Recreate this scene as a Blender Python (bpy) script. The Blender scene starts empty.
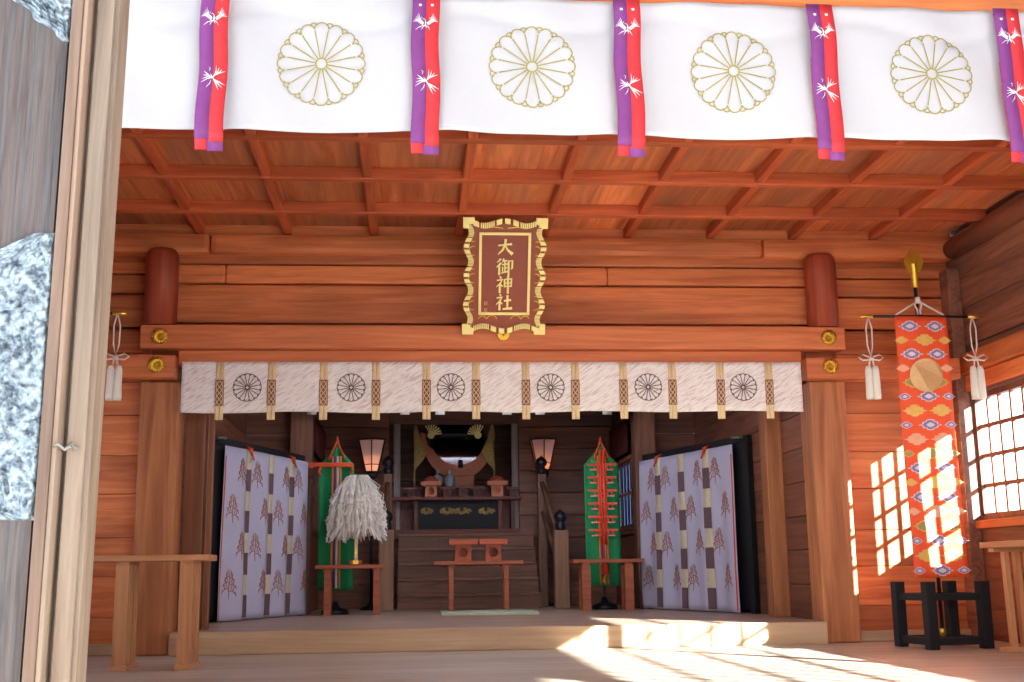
import bpy, bmesh, math, random
from mathutils import Vector, Matrix
R_ = random.Random(7)
PI = math.pi
sc = bpy.context.scene
COL = sc.collection
H = 0.61
FPX = 1200.0

# ------------------------------------------------------------ camera basis
PSI, TH, RHO = math.radians(4.75), math.radians(10.95), .0136
Fv = Vector((math.sin(PSI)*math.cos(TH), math.cos(PSI)*math.cos(TH), math.sin(TH)))
R0 = Vector((math.cos(PSI), -math.sin(PSI), 0))
U0 = R0.cross(Fv)
Rv = R0*math.cos(RHO) - U0*math.sin(RHO)
Uv = U0*math.cos(RHO) + R0*math.sin(RHO)
def at(px, py, Y):
    "world X and Z of a photo point that stands at distance Y down the hall"
    r = Fv*FPX + Rv*(px-512) - Uv*(py-341)
    t = Y/r.y
    return r.x*t, H + r.z*t

cam_d = bpy.data.cameras.new('camera')
cam = bpy.data.objects.new('camera', cam_d); COL.objects.link(cam)
cam_d.sensor_width = 36; cam_d.lens = 36*FPX/1024
cam_d.clip_start = .05; cam_d.clip_end = 200
m = Matrix((Rv, Uv, -Fv)).transposed().to_4x4(); m.translation = (0, 0, H)
cam.matrix_world = m
sc.camera = cam
cam_d.dof.use_dof = False

# ------------------------------------------------------------ materials
MATS = {}
def new_mat(name):
    mt = bpy.data.materials.new(name); mt.use_nodes = True
    nt = mt.node_tree
    b = nt.nodes['Principled BSDF']
    MATS[name] = mt
    return mt, nt, b
def lin(c):
    return tuple(((v/255)/12.92 if v/255 <= .04045 else ((v/255+.055)/1.055)**2.4) for v in c) + (1,)
def wood(name, light, dark, axis='X', rough=.55, scale=1.0, stain=.35, bump=.15, stain_col=None, spec=.4, tone=(.78, 1.18)):
    mt, nt, b = new_mat(name)
    N, L = nt.nodes, nt.links
    tc = N.new('ShaderNodeTexCoord')
    at_ = N.new('ShaderNodeAttribute'); at_.attribute_name = 'tint'
    mul = N.new('ShaderNodeVectorMath'); mul.operation = 'SCALE'; mul.inputs['Scale'].default_value = 41.0
    L.new(at_.outputs['Color'], mul.inputs[0])
    add = N.new('ShaderNodeVectorMath'); add.operation = 'ADD'
    L.new(tc.outputs['Object'], add.inputs[0]); L.new(mul.outputs[0], add.inputs[1])
    mp = N.new('ShaderNodeMapping'); L.new(add.outputs[0], mp.inputs['Vector'])
    s = {'X': (.55, 9, 9), 'Y': (9, .55, 9), 'Z': (9, 9, .55)}[axis]
    mp.inputs['Scale'].default_value = tuple(v*scale for v in s)
    no = N.new('ShaderNodeTexNoise'); no.inputs['Scale'].default_value = 1.6; no.inputs['Detail'].default_value = 7
    no.inputs['Roughness'].default_value = .6; no.inputs['Distortion'].default_value = .9
    L.new(mp.outputs[0], no.inputs['Vector'])
    rp = N.new('ShaderNodeValToRGB'); L.new(no.outputs['Fac'], rp.inputs[0])
    rp.color_ramp.elements[0].position = .30; rp.color_ramp.elements[0].color = lin(dark)
    rp.color_ramp.elements[1].position = .62; rp.color_ramp.elements[1].color = lin(light)
    # broad stains
    mp2 = N.new('ShaderNodeMapping'); L.new(add.outputs[0], mp2.inputs['Vector'])
    mp2.inputs['Scale'].default_value = tuple((.5 if k == 'XYZ'.index(axis) else 1.7) for k in range(3))
    n2 = N.new('ShaderNodeTexNoise'); n2.inputs['Scale'].default_value = 1.3; n2.inputs['Detail'].default_value = 4
    L.new(mp2.outputs[0], n2.inputs['Vector'])
    r2 = N.new('ShaderNodeMapRange'); L.new(n2.outputs['Fac'], r2.inputs[0])
    r2.inputs[1].default_value = .45; r2.inputs[2].default_value = .7; r2.inputs[3].default_value = 0; r2.inputs[4].default_value = stain
    mx = N.new('ShaderNodeMixRGB'); L.new(r2.outputs[0], mx.inputs[0]); L.new(rp.outputs[0], mx.inputs[1])
    mx.inputs[2].default_value = lin(stain_col or tuple(v*.55 for v in dark))
    # plank tone
    tm = N.new('ShaderNodeMapRange'); L.new(at_.outputs['Fac'], tm.inputs[0])
    tm.inputs[3].default_value, tm.inputs[4].default_value = tone
    hs = N.new('ShaderNodeHueSaturation'); L.new(tm.outputs[0], hs.inputs['Value']); L.new(mx.outputs[0], hs.inputs['Color'])
    L.new(hs.outputs[0], b.inputs['Base Color'])
    b.inputs['Roughness'].default_value = rough
    b.inputs['Specular IOR Level'].default_value = spec
    bp = N.new('ShaderNodeBump'); bp.inputs['Strength'].default_value = bump; bp.inputs['Distance'].default_value = .01
    L.new(no.outputs['Fac'], bp.inputs['Height']); L.new(bp.outputs[0], b.inputs['Normal'])
    return mt
def plain(name, col, rough=.6, metal=0, spec=.4, noise=.12, nscale=30, emis=None, es=0, bump=0, dark=None, transl=0):
    mt, nt, b = new_mat(name)
    N, L = nt.nodes, nt.links
    tc = N.new('ShaderNodeTexCoord'); no = N.new('ShaderNodeTexNoise')
    no.inputs['Scale'].default_value = nscale; no.inputs['Detail'].default_value = 4
    L.new(tc.outputs['Object'], no.inputs['Vector'])
    mx = N.new('ShaderNodeMixRGB'); L.new(no.outputs['Fac'], mx.inputs[0])
    c = lin(col); d = lin(dark) if dark else tuple(v*(1-noise*2) for v in c[:3])+(1,)
    mx.inputs[1].default_value = d; mx.inputs[2].default_value = c if dark else tuple(min(1, v*(1+noise*.5)) for v in c[:3])+(1,)
    L.new(mx.outputs[0], b.inputs['Base Color'])
    b.inputs['Roughness'].default_value = rough; b.inputs['Metallic'].default_value = metal
    b.inputs['Specular IOR Level'].default_value = spec
    if emis:
        b.inputs['Emission Color'].default_value = lin(emis); b.inputs['Emission Strength'].default_value = es
    if bump:
        bp = N.new('ShaderNodeBump'); bp.inputs['Strength'].default_value = bump; bp.inputs['Distance'].default_value = .01
        L.new(no.outputs['Fac'], bp.inputs['Height']); L.new(bp.outputs[0], b.inputs['Normal'])
    if transl:
        out = N['Material Output']; tr = N.new('ShaderNodeBsdfTranslucent'); ms = N.new('ShaderNodeMixShader')
        L.new(mx.outputs[0], tr.inputs['Color']); ms.inputs[0].default_value = transl
        L.new(b.outputs[0], ms.inputs[1]); L.new(tr.outputs[0], ms.inputs[2]); L.new(ms.outputs[0], out.inputs[0])
    return mt

ORL, ORD = (230, 140, 82), (190, 96, 52)
wood('wood_x', ORL, ORD, 'X', stain=.45)
wood('wood_beam', (228, 136, 82), (196, 102, 58), 'X', stain=.15)
wood('wood_y', ORL, ORD, 'Y', stain=.45)
wood('wood_z', (204, 112, 60), (150, 66, 34), 'Z')
wood('pillar', (196, 130, 82), (150, 86, 50), 'Z', scale=.8, stain=.15)
wood('stub', (176, 78, 44), (138, 54, 32), 'Z', stain=.3)
wood('ceil', (232, 140, 84), (178, 84, 46), 'Y', scale=.8, stain=.55, stain_col=(140, 104, 88), tone=(.55, 1.3))
wood('batten', (206, 104, 58), (166, 74, 42), 'Y')
wood('batten_x', (214, 112, 64), (172, 80, 46), 'X')
wood('side_wall', (164, 112, 86), (116, 72, 54), 'Y', stain=.75, stain_col=(92, 74, 68))
wood('floor', (204, 196, 176), (176, 162, 138), 'X', rough=.42, scale=.7, stain=.15, bump=.05)
wood('inner_floor', (190, 166, 146), (156, 132, 114), 'X', rough=.4, scale=.7, stain=.15, bump=.05)
wood('step', (204, 176, 142), (172, 140, 106), 'X', scale=.6, stain=.1)
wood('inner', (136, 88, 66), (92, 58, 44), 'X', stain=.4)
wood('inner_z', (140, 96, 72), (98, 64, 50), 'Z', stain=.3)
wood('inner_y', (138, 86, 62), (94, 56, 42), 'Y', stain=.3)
wood('jamb', (150, 96, 64), (116, 68, 46), 'Z', stain=.3)
wood('table', (206, 152, 108), (176, 118, 76), 'X', scale=1.3, stain=.1)
wood('table_z', (206, 150, 104), (176, 118, 76), 'Z', scale=1.3, stain=.1)
wood('table_y', (206, 152, 108), (176, 118, 76), 'Y', scale=1.3, stain=.1)
wood('inner_table', (176, 96, 60), (140, 70, 44), 'X', scale=1.5, stain=.1)
wood('sanbo', (190, 92, 56), (160, 72, 44), 'X', scale=2, stain=.1)
wood('altar', (110, 50, 36), (72, 34, 28), 'X', stain=.2)
wood('grey_post', (150, 138, 134), (112, 98, 94), 'Z', stain=.2)
wood('newel', (150, 112, 84), (120, 84, 62), 'Z', stain=.2)
wood('weathered', (96, 94, 94), (62, 60, 61), 'Z', scale=4, rough=.8, stain=.35, stain_col=(120, 92, 78), bump=.4)
wood('weathered_light', (150, 136, 120), (112, 98, 86), 'Z', scale=1.8, rough=.8, stain=.3, stain_col=(150, 110, 88), bump=.3)
wood('weathered_brown', (134, 116, 102), (94, 80, 70), 'Z', scale=2.2, rough=.8, stain=.4, stain_col=(140, 100, 76), bump=.3)
wood('lattice', (150, 100, 72), (110, 66, 46), 'Z', stain=.1)
wood('roof', (150, 120, 95), (110, 84, 64), 'Y')
plain('curtain', (226, 229, 234), rough=.7, noise=.02, transl=.35)
plain('crest_gold', (170, 158, 78), rough=.6)
plain('purple', (146, 74, 150), rough=.6, transl=.15)
plain('red', (228, 62, 70), rough=.6, transl=.15)
plain('white', (246, 246, 246), rough=.7, noise=.03)
plain('crest_dark', (96, 72, 70), rough=.7)
plain('cream', (236, 208, 158), rough=.7)
plain('brown_weave', (146, 96, 80), rough=.8, nscale=200, noise=.25)
plain('gold', (232, 186, 66), rough=.34, metal=.8, noise=.15, spec=.6)
plain('gold_bright', (255, 236, 150), rough=.4, metal=.15, noise=.08)
plain('plaque', (158, 76, 48), rough=.45, noise=.12, nscale=12)
plain('black', (26, 26, 34), rough=.35)
plain('black_dull', (20, 20, 26), rough=.7)
plain('cord', (226, 214, 200), rough=.8)
plain('tassel', (242, 238, 222), rough=.85, nscale=160, noise=.12, bump=.3)
plain('lilac', (206, 206, 232), rough=.8, noise=.04, nscale=8, transl=.1)
plain('motif_brown', (176, 120, 104), rough=.8)
plain('band_brown', (120, 96, 104), rough=.8, nscale=140, noise=.35)
plain('band_cream', (232, 222, 192), rough=.8)
plain('orange_cord', (226, 88, 42), rough=.7)
plain('green', (22, 142, 84), rough=.75, noise=.12, nscale=20)
plain('silk_orange', (226, 136, 60), rough=.6)
plain('silk_purple', (110, 60, 120), rough=.6)
plain('silk_white', (226, 220, 214), rough=.6)
plain('lacquer_red', (232, 70, 44), rough=.45)
plain('paper', (250, 246, 240), rough=.8, noise=.04, transl=.25)
plain('lamp_paper', (252, 238, 230), rough=.8, noise=.03, transl=.45)
plain('bulb', (255, 220, 160), emis=(255, 168, 90), es=12)
plain('mat_green', (196, 206, 176), rough=.8)
plain('vase', (190, 206, 222), rough=.3, noise=.2, nscale=14)
plain('fruit', (176, 72, 50), rough=.6)
plain('drum_wood', (214, 124, 84), rough=.5, noise=.2, nscale=5)
plain('mirror', (66, 64, 68), rough=.08, metal=1)
plain('brocade', (190, 160, 84), rough=.5, metal=.4, dark=(70, 52, 40), nscale=36)
plain('dark_red', (116, 40, 40), rough=.9, dark=(70, 28, 30), nscale=40)
plain('cloud_blue', (140, 128, 172), rough=.7)
plain('cloud_white', (232, 214, 214), rough=.7)
plain('cloud_gold', (238, 186, 92), rough=.6)
plain('cloud_pink', (246, 176, 136), rough=.6)
plain('cloud_olive', (168, 152, 92), rough=.6)
plain('disc', (214, 170, 116), rough=.38, metal=.5, noise=.08)
plain('banner', (250, 96, 48), rough=.6, noise=.05, transl=.12)
plain('ornament', (152, 168, 176), rough=.42, metal=.55, dark=(74, 86, 96), nscale=60, bump=.7)
plain('gravel', (184, 190, 198), rough=.9, noise=.15, nscale=60, bump=.3)
plain('foliage', (70, 100, 50), rough=.8, dark=(36, 60, 30), nscale=5)
plain('wire', (150, 150, 146), rough=.5, metal=.6)
plain('outside_wall', (226, 220, 208), rough=.9, noise=.05)
nt = MATS['ornament'].node_tree; mr = nt.nodes.new('ShaderNodeMapRange'); mx_ = [n for n in nt.nodes if n.type == 'MIX_RGB'][0]; no_ = [n for n in nt.nodes if n.type == 'TEX_NOISE'][0]
mr.inputs[1].default_value = .34; mr.inputs[2].default_value = .58; nt.links.new(no_.outputs['Fac'], mr.inputs[0]); nt.links.new(mr.outputs[0], mx_.inputs[0])
def glass(name, tint=(1, 1, 1)):
    mt, nt, b = new_mat(name); N, L = nt.nodes, nt.links
    tr = N.new('ShaderNodeBsdfTransparent'); gl = N.new('ShaderNodeBsdfGlossy'); gl.inputs['Roughness'].default_value = .03
    tr.inputs['Color'].default_value = (*tint, 1)
    ms = N.new('ShaderNodeMixShader'); ms.inputs[0].default_value = .06; L.new(tr.outputs[0], ms.inputs[1]); L.new(gl.outputs[0], ms.inputs[2])
    L.new(ms.outputs[0], N['Material Output'].inputs[0])
glass('glass', (.97, .98, 1)); glass('glass_blue', (.16, .24, .38))
# diagonal quilting threads on the small curtain
mt, nt, b = new_mat('stitched'); N, L = nt.nodes, nt.links
tc = N.new('ShaderNodeTexCoord'); mp = N.new('ShaderNodeMapping'); mp.inputs['Scale'].default_value = (1, 1, .07)
mp0 = N.new('ShaderNodeMapping'); mp0.inputs['Rotation'].default_value = (0, math.radians(-58), 0)
no = N.new('ShaderNodeTexNoise'); no.inputs['Scale'].default_value = 130; no.inputs['Detail'].default_value = 4
L.new(tc.outputs['Object'], mp0.inputs[0]); L.new(mp0.outputs[0], mp.inputs[0]); L.new(mp.outputs[0], no.inputs[0])
rp = N.new('ShaderNodeValToRGB'); rp.color_ramp.elements[0].position = .34; rp.color_ramp.elements[0].color = lin((204, 190, 180))
rp.color_ramp.elements[1].position = .52; rp.color_ramp.elements[1].color = lin((240, 234, 228))
L.new(no.outputs['Fac'], rp.inputs[0]); L.new(rp.outputs[0], b.inputs['Base Color']); b.inputs['Roughness'].default_value = .8

# ------------------------------------------------------------ mesh builder
class MB:
    def __init__(self, off=(0, 0, 0)):
        self.bm = bmesh.new(); self.off = Vector(off)
        self.lay = self.bm.faces.layers.float.new('tint')
        self.smooth = set()
    def v(self, p): return self.bm.verts.new(Vector(p) - self.off)
    def face(self, vs, t=.5, smooth=False):
        try: f = self.bm.faces.new(vs)
        except ValueError: return None
        f[self.lay] = t; f.smooth = smooth
        return f
    def box(self, x0, x1, y0, y1, z0, z1, bev=0, t=None):
        t = R_.random() if t is None else t
        x0, x1 = min(x0, x1), max(x0, x1); y0, y1 = min(y0, y1), max(y0, y1); z0, z1 = min(z0, z1), max(z0, z1)
        P = [(x, y, z) for z in (z0, z1) for y in (y0, y1) for x in (x0, x1)]
        vs = [self.v(p) for p in P]
        fs = [self.face([vs[i] for i in q], t) for q in ((0, 2, 3, 1), (4, 5, 7, 6), (0, 1, 5, 4), (2, 6, 7, 3), (0, 4, 6, 2), (1, 3, 7, 5))]
        if bev > 0:
            bev = min(bev, .45*min(x1-x0, y1-y0, z1-z0))
            es = list({e for f in fs for e in f.edges})
            r = bmesh.ops.bevel(self.bm, geom=es, offset=bev, segments=2, affect='EDGES', profile=.6)
            for f in r['faces']: f[self.lay] = t
        return self
    def hexa(self, bottom, top, t=None):
        "box from two quads of four points"
        t = R_.random() if t is None else t
        b = [self.v(p) for p in bottom]; c = [self.v(p) for p in top]
        self.face(b[::-1], t); self.face(c, t)
        for i in range(4):
            j = (i+1) % 4
            self.face([b[i], b[j], c[j], c[i]], t)
        return self
    def ring_tube(self, pts, radii, n=12, t=.5, caps=True):
        "tube through pts with radius per point"
        pts = [Vector(p) for p in pts]
        if not hasattr(radii, '__len__'): radii = [radii]*len(pts)
        rings = []
        up = None
        for i, p in enumerate(pts):
            d = (pts[min(i+1, len(pts)-1)] - pts[max(i-1, 0)]).normalized()
            if up is None:
                up = Vector((0, 0, 1)) if abs(d.z) < .9 else Vector((1, 0, 0))
            a = d.cross(up)
            if a.length < 1e-5: a = d.cross(Vector((0, 1, 0)))
            a.normalize(); b2 = a.cross(d).normalized(); up = b2
            rings.append([self.v(p + (a*math.cos(2*PI*k/n) + b2*math.sin(2*PI*k/n))*radii[i]) for k in range(n)])
        for r0, r1 in zip(rings, rings[1:]):
            for k in range(n):
                self.face([r0[k], r0[(k+1) % n], r1[(k+1) % n], r1[k]], t, True)
        if caps:
            self.face(rings[0][::-1], t); self.face(rings[-1], t)
        return self
    def lathe(self, c, prof, n=20, t=.5):
        "prof: (radius, z) from bottom to top around vertical axis at c"
        rings = []
        for r, z in prof:
            if r < 1e-5: rings.append([self.v((c[0], c[1], c[2]+z))])
            else: rings.append([self.v((c[0]+r*math.cos(2*PI*k/n), c[1]+r*math.sin(2*PI*k/n), c[2]+z)) for k in range(n)])
        for a, b2 in zip(rings, rings[1:]):
            for k in range(n):
                j = (k+1) % n
                if len(a) == 1 and len(b2) == 1: continue
                if len(a) == 1: self.face([a[0], b2[j], b2[k]], t, True)
                elif len(b2) == 1: self.face([a[k], a[j], b2[0]], t, True)
                else: self.face([a[k], a[j], b2[j], b2[k]], t, True)
        if len(rings[0]) > 1: self.face(rings[0][::-1], t)
        if len(rings[-1]) > 1: self.face(rings[-1], t)
        return self
    def sheet(self, fn, us, vs, t=.5):
        "grid surface fn(u, v) -> point"
        g = [[self.v(fn(u, v)) for u in us] for v in vs]
        for j in range(len(vs)-1):
            for i in range(len(us)-1):
                self.face([g[j][i], g[j][i+1], g[j+1][i+1], g[j+1][i]], t, True)
        return self
    def stroke(self, pts, w, fn, t=.5):
        "flat brush stroke in (u, v) mapped through fn; w a number or one width per point"
        pts = [Vector((p[0], p[1])) for p in pts]
        ws = w if hasattr(w, '__len__') else [w]*len(pts)
        l, r = [], []
        for i, p in enumerate(pts):
            d = pts[min(i+1, len(pts)-1)] - pts[max(i-1, 0)]
            if d.length < 1e-9: d = Vector((1, 0))
            d.normalize(); n = Vector((-d.y, d.x))*ws[i]*.5
            l.append(self.v(fn(*(p+n)))); r.append(self.v(fn(*(p-n))))
        for i in range(len(pts)-1):
            self.face([r[i], r[i+1], l[i+1], l[i]], t)
        return self
    def poly(self, pts, fn, t=.5):
        self.face([self.v(fn(*p)) for p in pts], t); return self
    def prism(self, pts, fn0, fn1, t=None):
        "closed outline given as (u, v), extruded between two maps"
        t = R_.random() if t is None else t
        a = [self.v(fn0(*p)) for p in pts]; b2 = [self.v(fn1(*p)) for p in pts]
        self.face(a[::-1], t); self.face(b2, t)
        for i in range(len(pts)):
            j = (i+1) % len(pts)
            self.face([a[i], a[j], b2[j], b2[i]], t)
        return self
    def build(self, name, mat, parent=None, thick=0, loc=None):
        me = bpy.data.meshes.new(name)
        bmesh.ops.recalc_face_normals(self.bm, faces=self.bm.faces)
        self.bm.to_mesh(me); self.bm.free()
        me.materials.append(MATS[mat])
        o = bpy.data.objects.new(name, me); COL.objects.link(o)
        if parent is not None: o.parent = parent
        else: o.location = loc if loc is not None else self.off
        if thick:
            s = o.modifiers.new('thickness', 'SOLIDIFY'); s.thickness = thick; s.offset = 0
        return o
def absorb(o, mbs):
    "surface pattern joins the mesh it is printed on, with materials of its own"
    bm = bmesh.new(); bm.from_mesh(o.data)
    for mb, mn in mbs:
        o.data.materials.append(MATS[mn]); idx = len(o.data.materials)-1
        tmp = bpy.data.meshes.new('tmp'); mb.bm.to_mesh(tmp); mb.bm.free()
        n0 = len(bm.faces); bm.from_mesh(tmp); bm.faces.ensure_lookup_table()
        for f in bm.faces[n0:]: f.material_index = idx
        bpy.data.meshes.remove(tmp)
    bm.to_mesh(o.data); bm.free()
    return o
def frange(a, b, n): return [a + (b-a)*i/n for i in range(n+1)]
def thing(name, label, cat, loc=(0, 0, 0), rz=0, group=None):
    o = bpy.data.objects.new(name, None); COL.objects.link(o)
    o.location = loc; o.rotation_euler = (0, 0, rz); o.empty_display_size = .1
    o['label'] = label; o['category'] = cat
    if group: o['group'] = group
    return o
def tag(o, label, cat, group=None):
    o['label'] = label; o['category'] = cat
    if group: o['group'] = group
    return o
def struct(o): o['kind'] = 'structure'; return o
def copy_tree(o, parent=None):
    c = o.copy(); COL.objects.link(c)
    if parent is not None: c.parent = parent
    for ch in list(o.children): copy_tree(ch, c)
    return c

# ============================================================ THE SETTING
CZ = 3.56
YF, YB = 5.3, 10.3            # front opening and back wall of the hall
XL, XR = -3.45, 4.87
# floor: planks running across
b = MB()
y = 1.4; k = 0
while y < 10.3:
    b.box(XL, XR, y, min(y+.216, 10.3), -.05, 0, t=.35+.3*R_.random()); y += .219
struct(b.build('floor', 'floor'))
# raised inner floor
b = MB(); y = 10.14
while y < 17.9:
    b.box(-2.1, 3.52, y, min(y+.216, 18), .10, .18, t=.35+.3*R_.random()); y += .219
struct(b.build('floor', 'inner_floor'))
# step edge board across the opening
b = MB(); b.box(-1.935, 3.43, 10.0, 10.13, 0, .18, bev=.008, t=.5)
struct(b.build('trim_1', 'step'))
# ground
b = MB(); b.box(-40, 40, -30, 40, -1.1, -.9); struct(b.build('floor', 'gravel'))
b = MB()
for k, (yy, zz) in enumerate(((1.15, -.225), (.9, -.45), (.65, -.675))):
    b.box(-3.4, 4.8, yy, yy+.25, zz-.05, zz)
b.box(-3.4, 4.8, 1.36, 1.4, -.9, -.05); struct(b.build('trim_2', 'weathered_light'))

# coffered ceiling
xb = [.397 + .7475*k for k in range(-5, 7)]
yb = [10.3, 9.53, 8.67, 7.815, 6.95, 6.09, 5.3]
b = MB()
for i in range(len(xb)-1):
    for j in range(len(yb)-1):
        b.box(xb[i]-.01 if i else XL, min(xb[i+1]+.01, XR+.1), yb[j+1]-.01, yb[j]+.01, CZ+.05, CZ+.075, t=R_.random())
struct(b.build('ceiling', 'ceil'))
b = MB()
for x in xb[:-1]: b.box(x-.035, x+.035, YF, YB, CZ-.035, CZ+.055, bev=.012, t=.3+.4*R_.random())
struct(b.build('trim_3', 'batten'))
b = MB()
for y in yb[:-1]: b.box(XL, XR, y-.04, y+.04, CZ-.045, CZ+.052, bev=.01, t=.3+.4*R_.random())
struct(b.build('trim_4', 'batten_x'))
# unseen porch roof, added and lengthened to keep the sun off the entrance
b = MB()
for k in range(44):
    x = -4.2 + k*.262
    b.box(x, x+.258, -6.6, 5.25, 3.72, 3.78)
struct(b.build('ceiling', 'roof'))
b = MB(); b.box(-4.6, 5.4, 5.2, 19, 4.3, 4.4); struct(b.build('ceiling', 'roof'))

# back wall: log courses above, plank flanks, opening in the middle
b = MB()
courses = [(2.675, 2.74), (2.745, 3.085), (3.095, 3.26), (3.265, 3.37)]
for z0, z1 in courses:
    for x0, x1 in ((-3.45, -2.11), (-2.11, .2+R_.random()), (1.5, 3.6), (3.6, 4.87)):
        pass
segs = [[(-3.45, -2.2), (-2.2, 3.6), (3.6, 4.87)], [(-3.45, -2.2), (-2.2, 3.6), (3.6, 4.87)],
        [(-3.45, -2.2), (-2.2, -1.62), (-1.62, 1.7), (1.7, 3.6), (3.6, 4.87)], [(-3.45, -2.2), (-2.2, 3.6), (3.6, 4.87)]]
for (z0, z1), sg in zip(courses, segs):
    for x0, x1 in sg:
        flank = x0 < -3 or x1 > 4
        dz = -.08 if flank and z0 > 2.7 else 0
        b.box(x0+.001, x1-.001, 10.2 + (.05 if flank else 0), 10.36, max(2.675, z0+dz), z1+dz-.004, bev=.022)
for x0, x1 in ((-3.45, -1.75), (-1.75, .9), (.9, 3.1), (3.1, 4.87)):
    b.box(x0+.001, x1-.001, 10.13, 10.36, 3.34, 3.52, bev=.05)      # wall plate
b.box(-3.45, 4.87, 10.2, 10.36, 3.5, 3.65)
for x0, x1 in ((XL, -2.24), (3.75, XR)):
    z = .0
    for h in (.3, .33, .31, .36, .32, .34, .28, .25, .22):
        z1 = min(z+h, 2.7)
        if z1 > z: b.box(x0, x1, 10.26, 10.34, z, z1-.004, bev=.006)
        z = z1
for x0, x1 in ((XL, -2.0), (3.5, XR)): b.box(x0, x1, 10.335, 10.37, 0, 3.66, t=.4)
b.box(-2.05, 3.55, 10.35, 10.38, 2.4, 3.66, t=.4)
struct(b.build('wall_back', 'wood_x'))
b = MB(); b.box(3.765, XR-.01, 10.19, 10.255, 0.002, .09, bev=.008); b.box(XL, -2.26, 10.19, 10.255, 0.002, .09, bev=.008)
struct(b.build('baseboard_back', 'step'))

# right wall with two lattice windows, and left wall the same mirrored
def lattice_wall(name, X, sgn, matw, windows, zw=(1.04, 2.06), YF=YF):
    "sgn +1: the wall body lies beyond X"
    x0, x1 = X, X + sgn*.12
    YE = 10.36 if YF > 2 else 5.3
    b = MB()
    z = 0
    for h in (.26, .25, .26, .25):
        b.box(x0, x1, YF, YE, z, min(z+h-.004, zw[0]-.03), bev=.006); z += h
    # upper planks
    z = 2.26
    for h in (.27, .34, .3, .3, .1):
        b.box(x0 + sgn*(.0 if z > 2.3 else .02), x1, YF, YE, z, min(z+h-.004, 3.66), bev=.008); z += h
    b.box(x0, x1, YF, YE, zw[1]+.04, 2.258)
    YE = 10.36 if YF > 2 else 5.3
    ys = sorted([v for w in windows for v in w if v < YE] + [YF, YE])
    for a, c in zip(ys[::2], ys[1::2]):
        b.box(x0, x1, a, c, zw[0]-.03, zw[1]+.04)
    b.box(x0+sgn*.02, x1+sgn*.02, YF, YE+.01, -.06, zw[0]-.03, t=.4); b.box(x0+sgn*.09, x1+sgn*.02, YF, YE+.01, zw[1]+.04, 3.72, t=.4)
    b.box(x0, x1+sgn*.02, YF, YE+.01, 3.6, 3.72, t=.4)
    return struct(b.build(name, matw))
RW = [(5.34, 7.2), (7.85, 8.6), (8.85, 10.08), (10.14, 10.22)]
lattice_wall('wall_right', XR, 1, 'side_wall', RW)
lattice_wall('wall_sun_screen', XR, 1, 'side_wall', [(1.6, 5.27), (10.3, 10.32)], (1.04, 2.16), YF=1.4)  # unseen side screen, added to shape the sunlight on the hall floor
lattice_wall('wall_left', XL, -1, 'side_wall', [(5.5, 7.56), (7.76, 10.08)])
def window(name, X, sgn, y0, y1, z0, z1, ny, nz, gl='glass', w=.016):
    f = MB()
    f.box(X+sgn*.0, X+sgn*.06, y0, y1, z0-.03, z0+.02); f.box(X+sgn*.0, X+sgn*.06, y0, y1, z1-.02, z1+.03)
    if y1-y0 > .2:
        f.box(X, X+sgn*.06, y0, y0+.03, z0, z1); f.box(X, X+sgn*.06, y1-.03, y1, z0, z1)
    fr = struct(f.build(name, 'lattice'))
    g = MB()
    for i in range(1, ny):
        yy = y0 + (y1-y0)*i/ny
        g.box(X+sgn*.02, X+sgn*.045, yy-w, yy+w, z0, z1, t=.5)
    for i in range(1, nz):
        zz = z0 + (z1-z0)*i/nz
        g.box(X+sgn*.022, X+sgn*.043, y0, y1, zz-w, zz+w, t=.5)
    g.build('muntins', 'lattice', fr)
    p = MB(); p.box(X+sgn*.031, X+sgn*.034, y0+.01, y1-.01, z0, z1); p.build('pane', gl, fr)
    return fr
window('window_1', XR+.02, 1, 8.85, 10.08, 1.04, 2.06, 6, 4)
window('window_2', XR+.02, 1, 5.34, 7.2, 1.04, 2.06, 5, 4)
window('window_8', XR+.02, 1, 7.85, 8.6, 1.04, 2.06, 3, 4)
window('sun_lattice', XR+.02, 1, 1.6, 5.27, 1.04, 2.16, 10, 4)  # lattice of the added screen, breaks the floor sunlight into streaks
window('window_3', XR+.02, 1, 10.14, 10.22, 1.04, 2.06, 1, 4)
window('window_4', XL-.02, -1, 7.76, 10.08, 1.04, 2.06, 10, 4)
window('window_5', XL-.02, -1, 5.5, 7.56, 1.04, 2.06, 9, 4)
# rail boards on the right wall, round purlin above
b = MB(); b.box(XR-.07, XR, YF, 10.2, 2.27, 2.45, bev=.012); b.box(XR-.035, XR, YF, 10.2, 2.12, 2.262, bev=.01)
b.box(XR-.05, XR, YF, 10.2, .93, 1.0, bev=.01)
struct(b.build('trim_5', 'wood_y'))
b = MB(); b.box(XL, XL+.07, YF, 10.2, 2.27, 2.45, bev=.012); b.box(XL, XL+.05, YF, 10.2, .93, 1.0, bev=.01)
struct(b.build('trim_6', 'wood_y'))
b = MB(); b.ring_tube([(XR-.03, YF, 3.42), (XR-.03, 10.12, 3.42)], .09, 20, .4)
b.ring_tube([(XL+.06, YF, 3.36), (XL+.06, 10.12, 3.36)], .12, 20, .6)
struct(b.build('trim_7', 'side_wall'))
# corner posts
b = MB()
b.box(XR-.12, XR-.001, 10.08, 10.25, .0, 3.24, bev=.012); b.box(XL+.001, XL+.12, 10.08, 10.25, 0, 3.24, bev=.012)
struct(b.build('trim_8', 'side_wall'))
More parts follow.
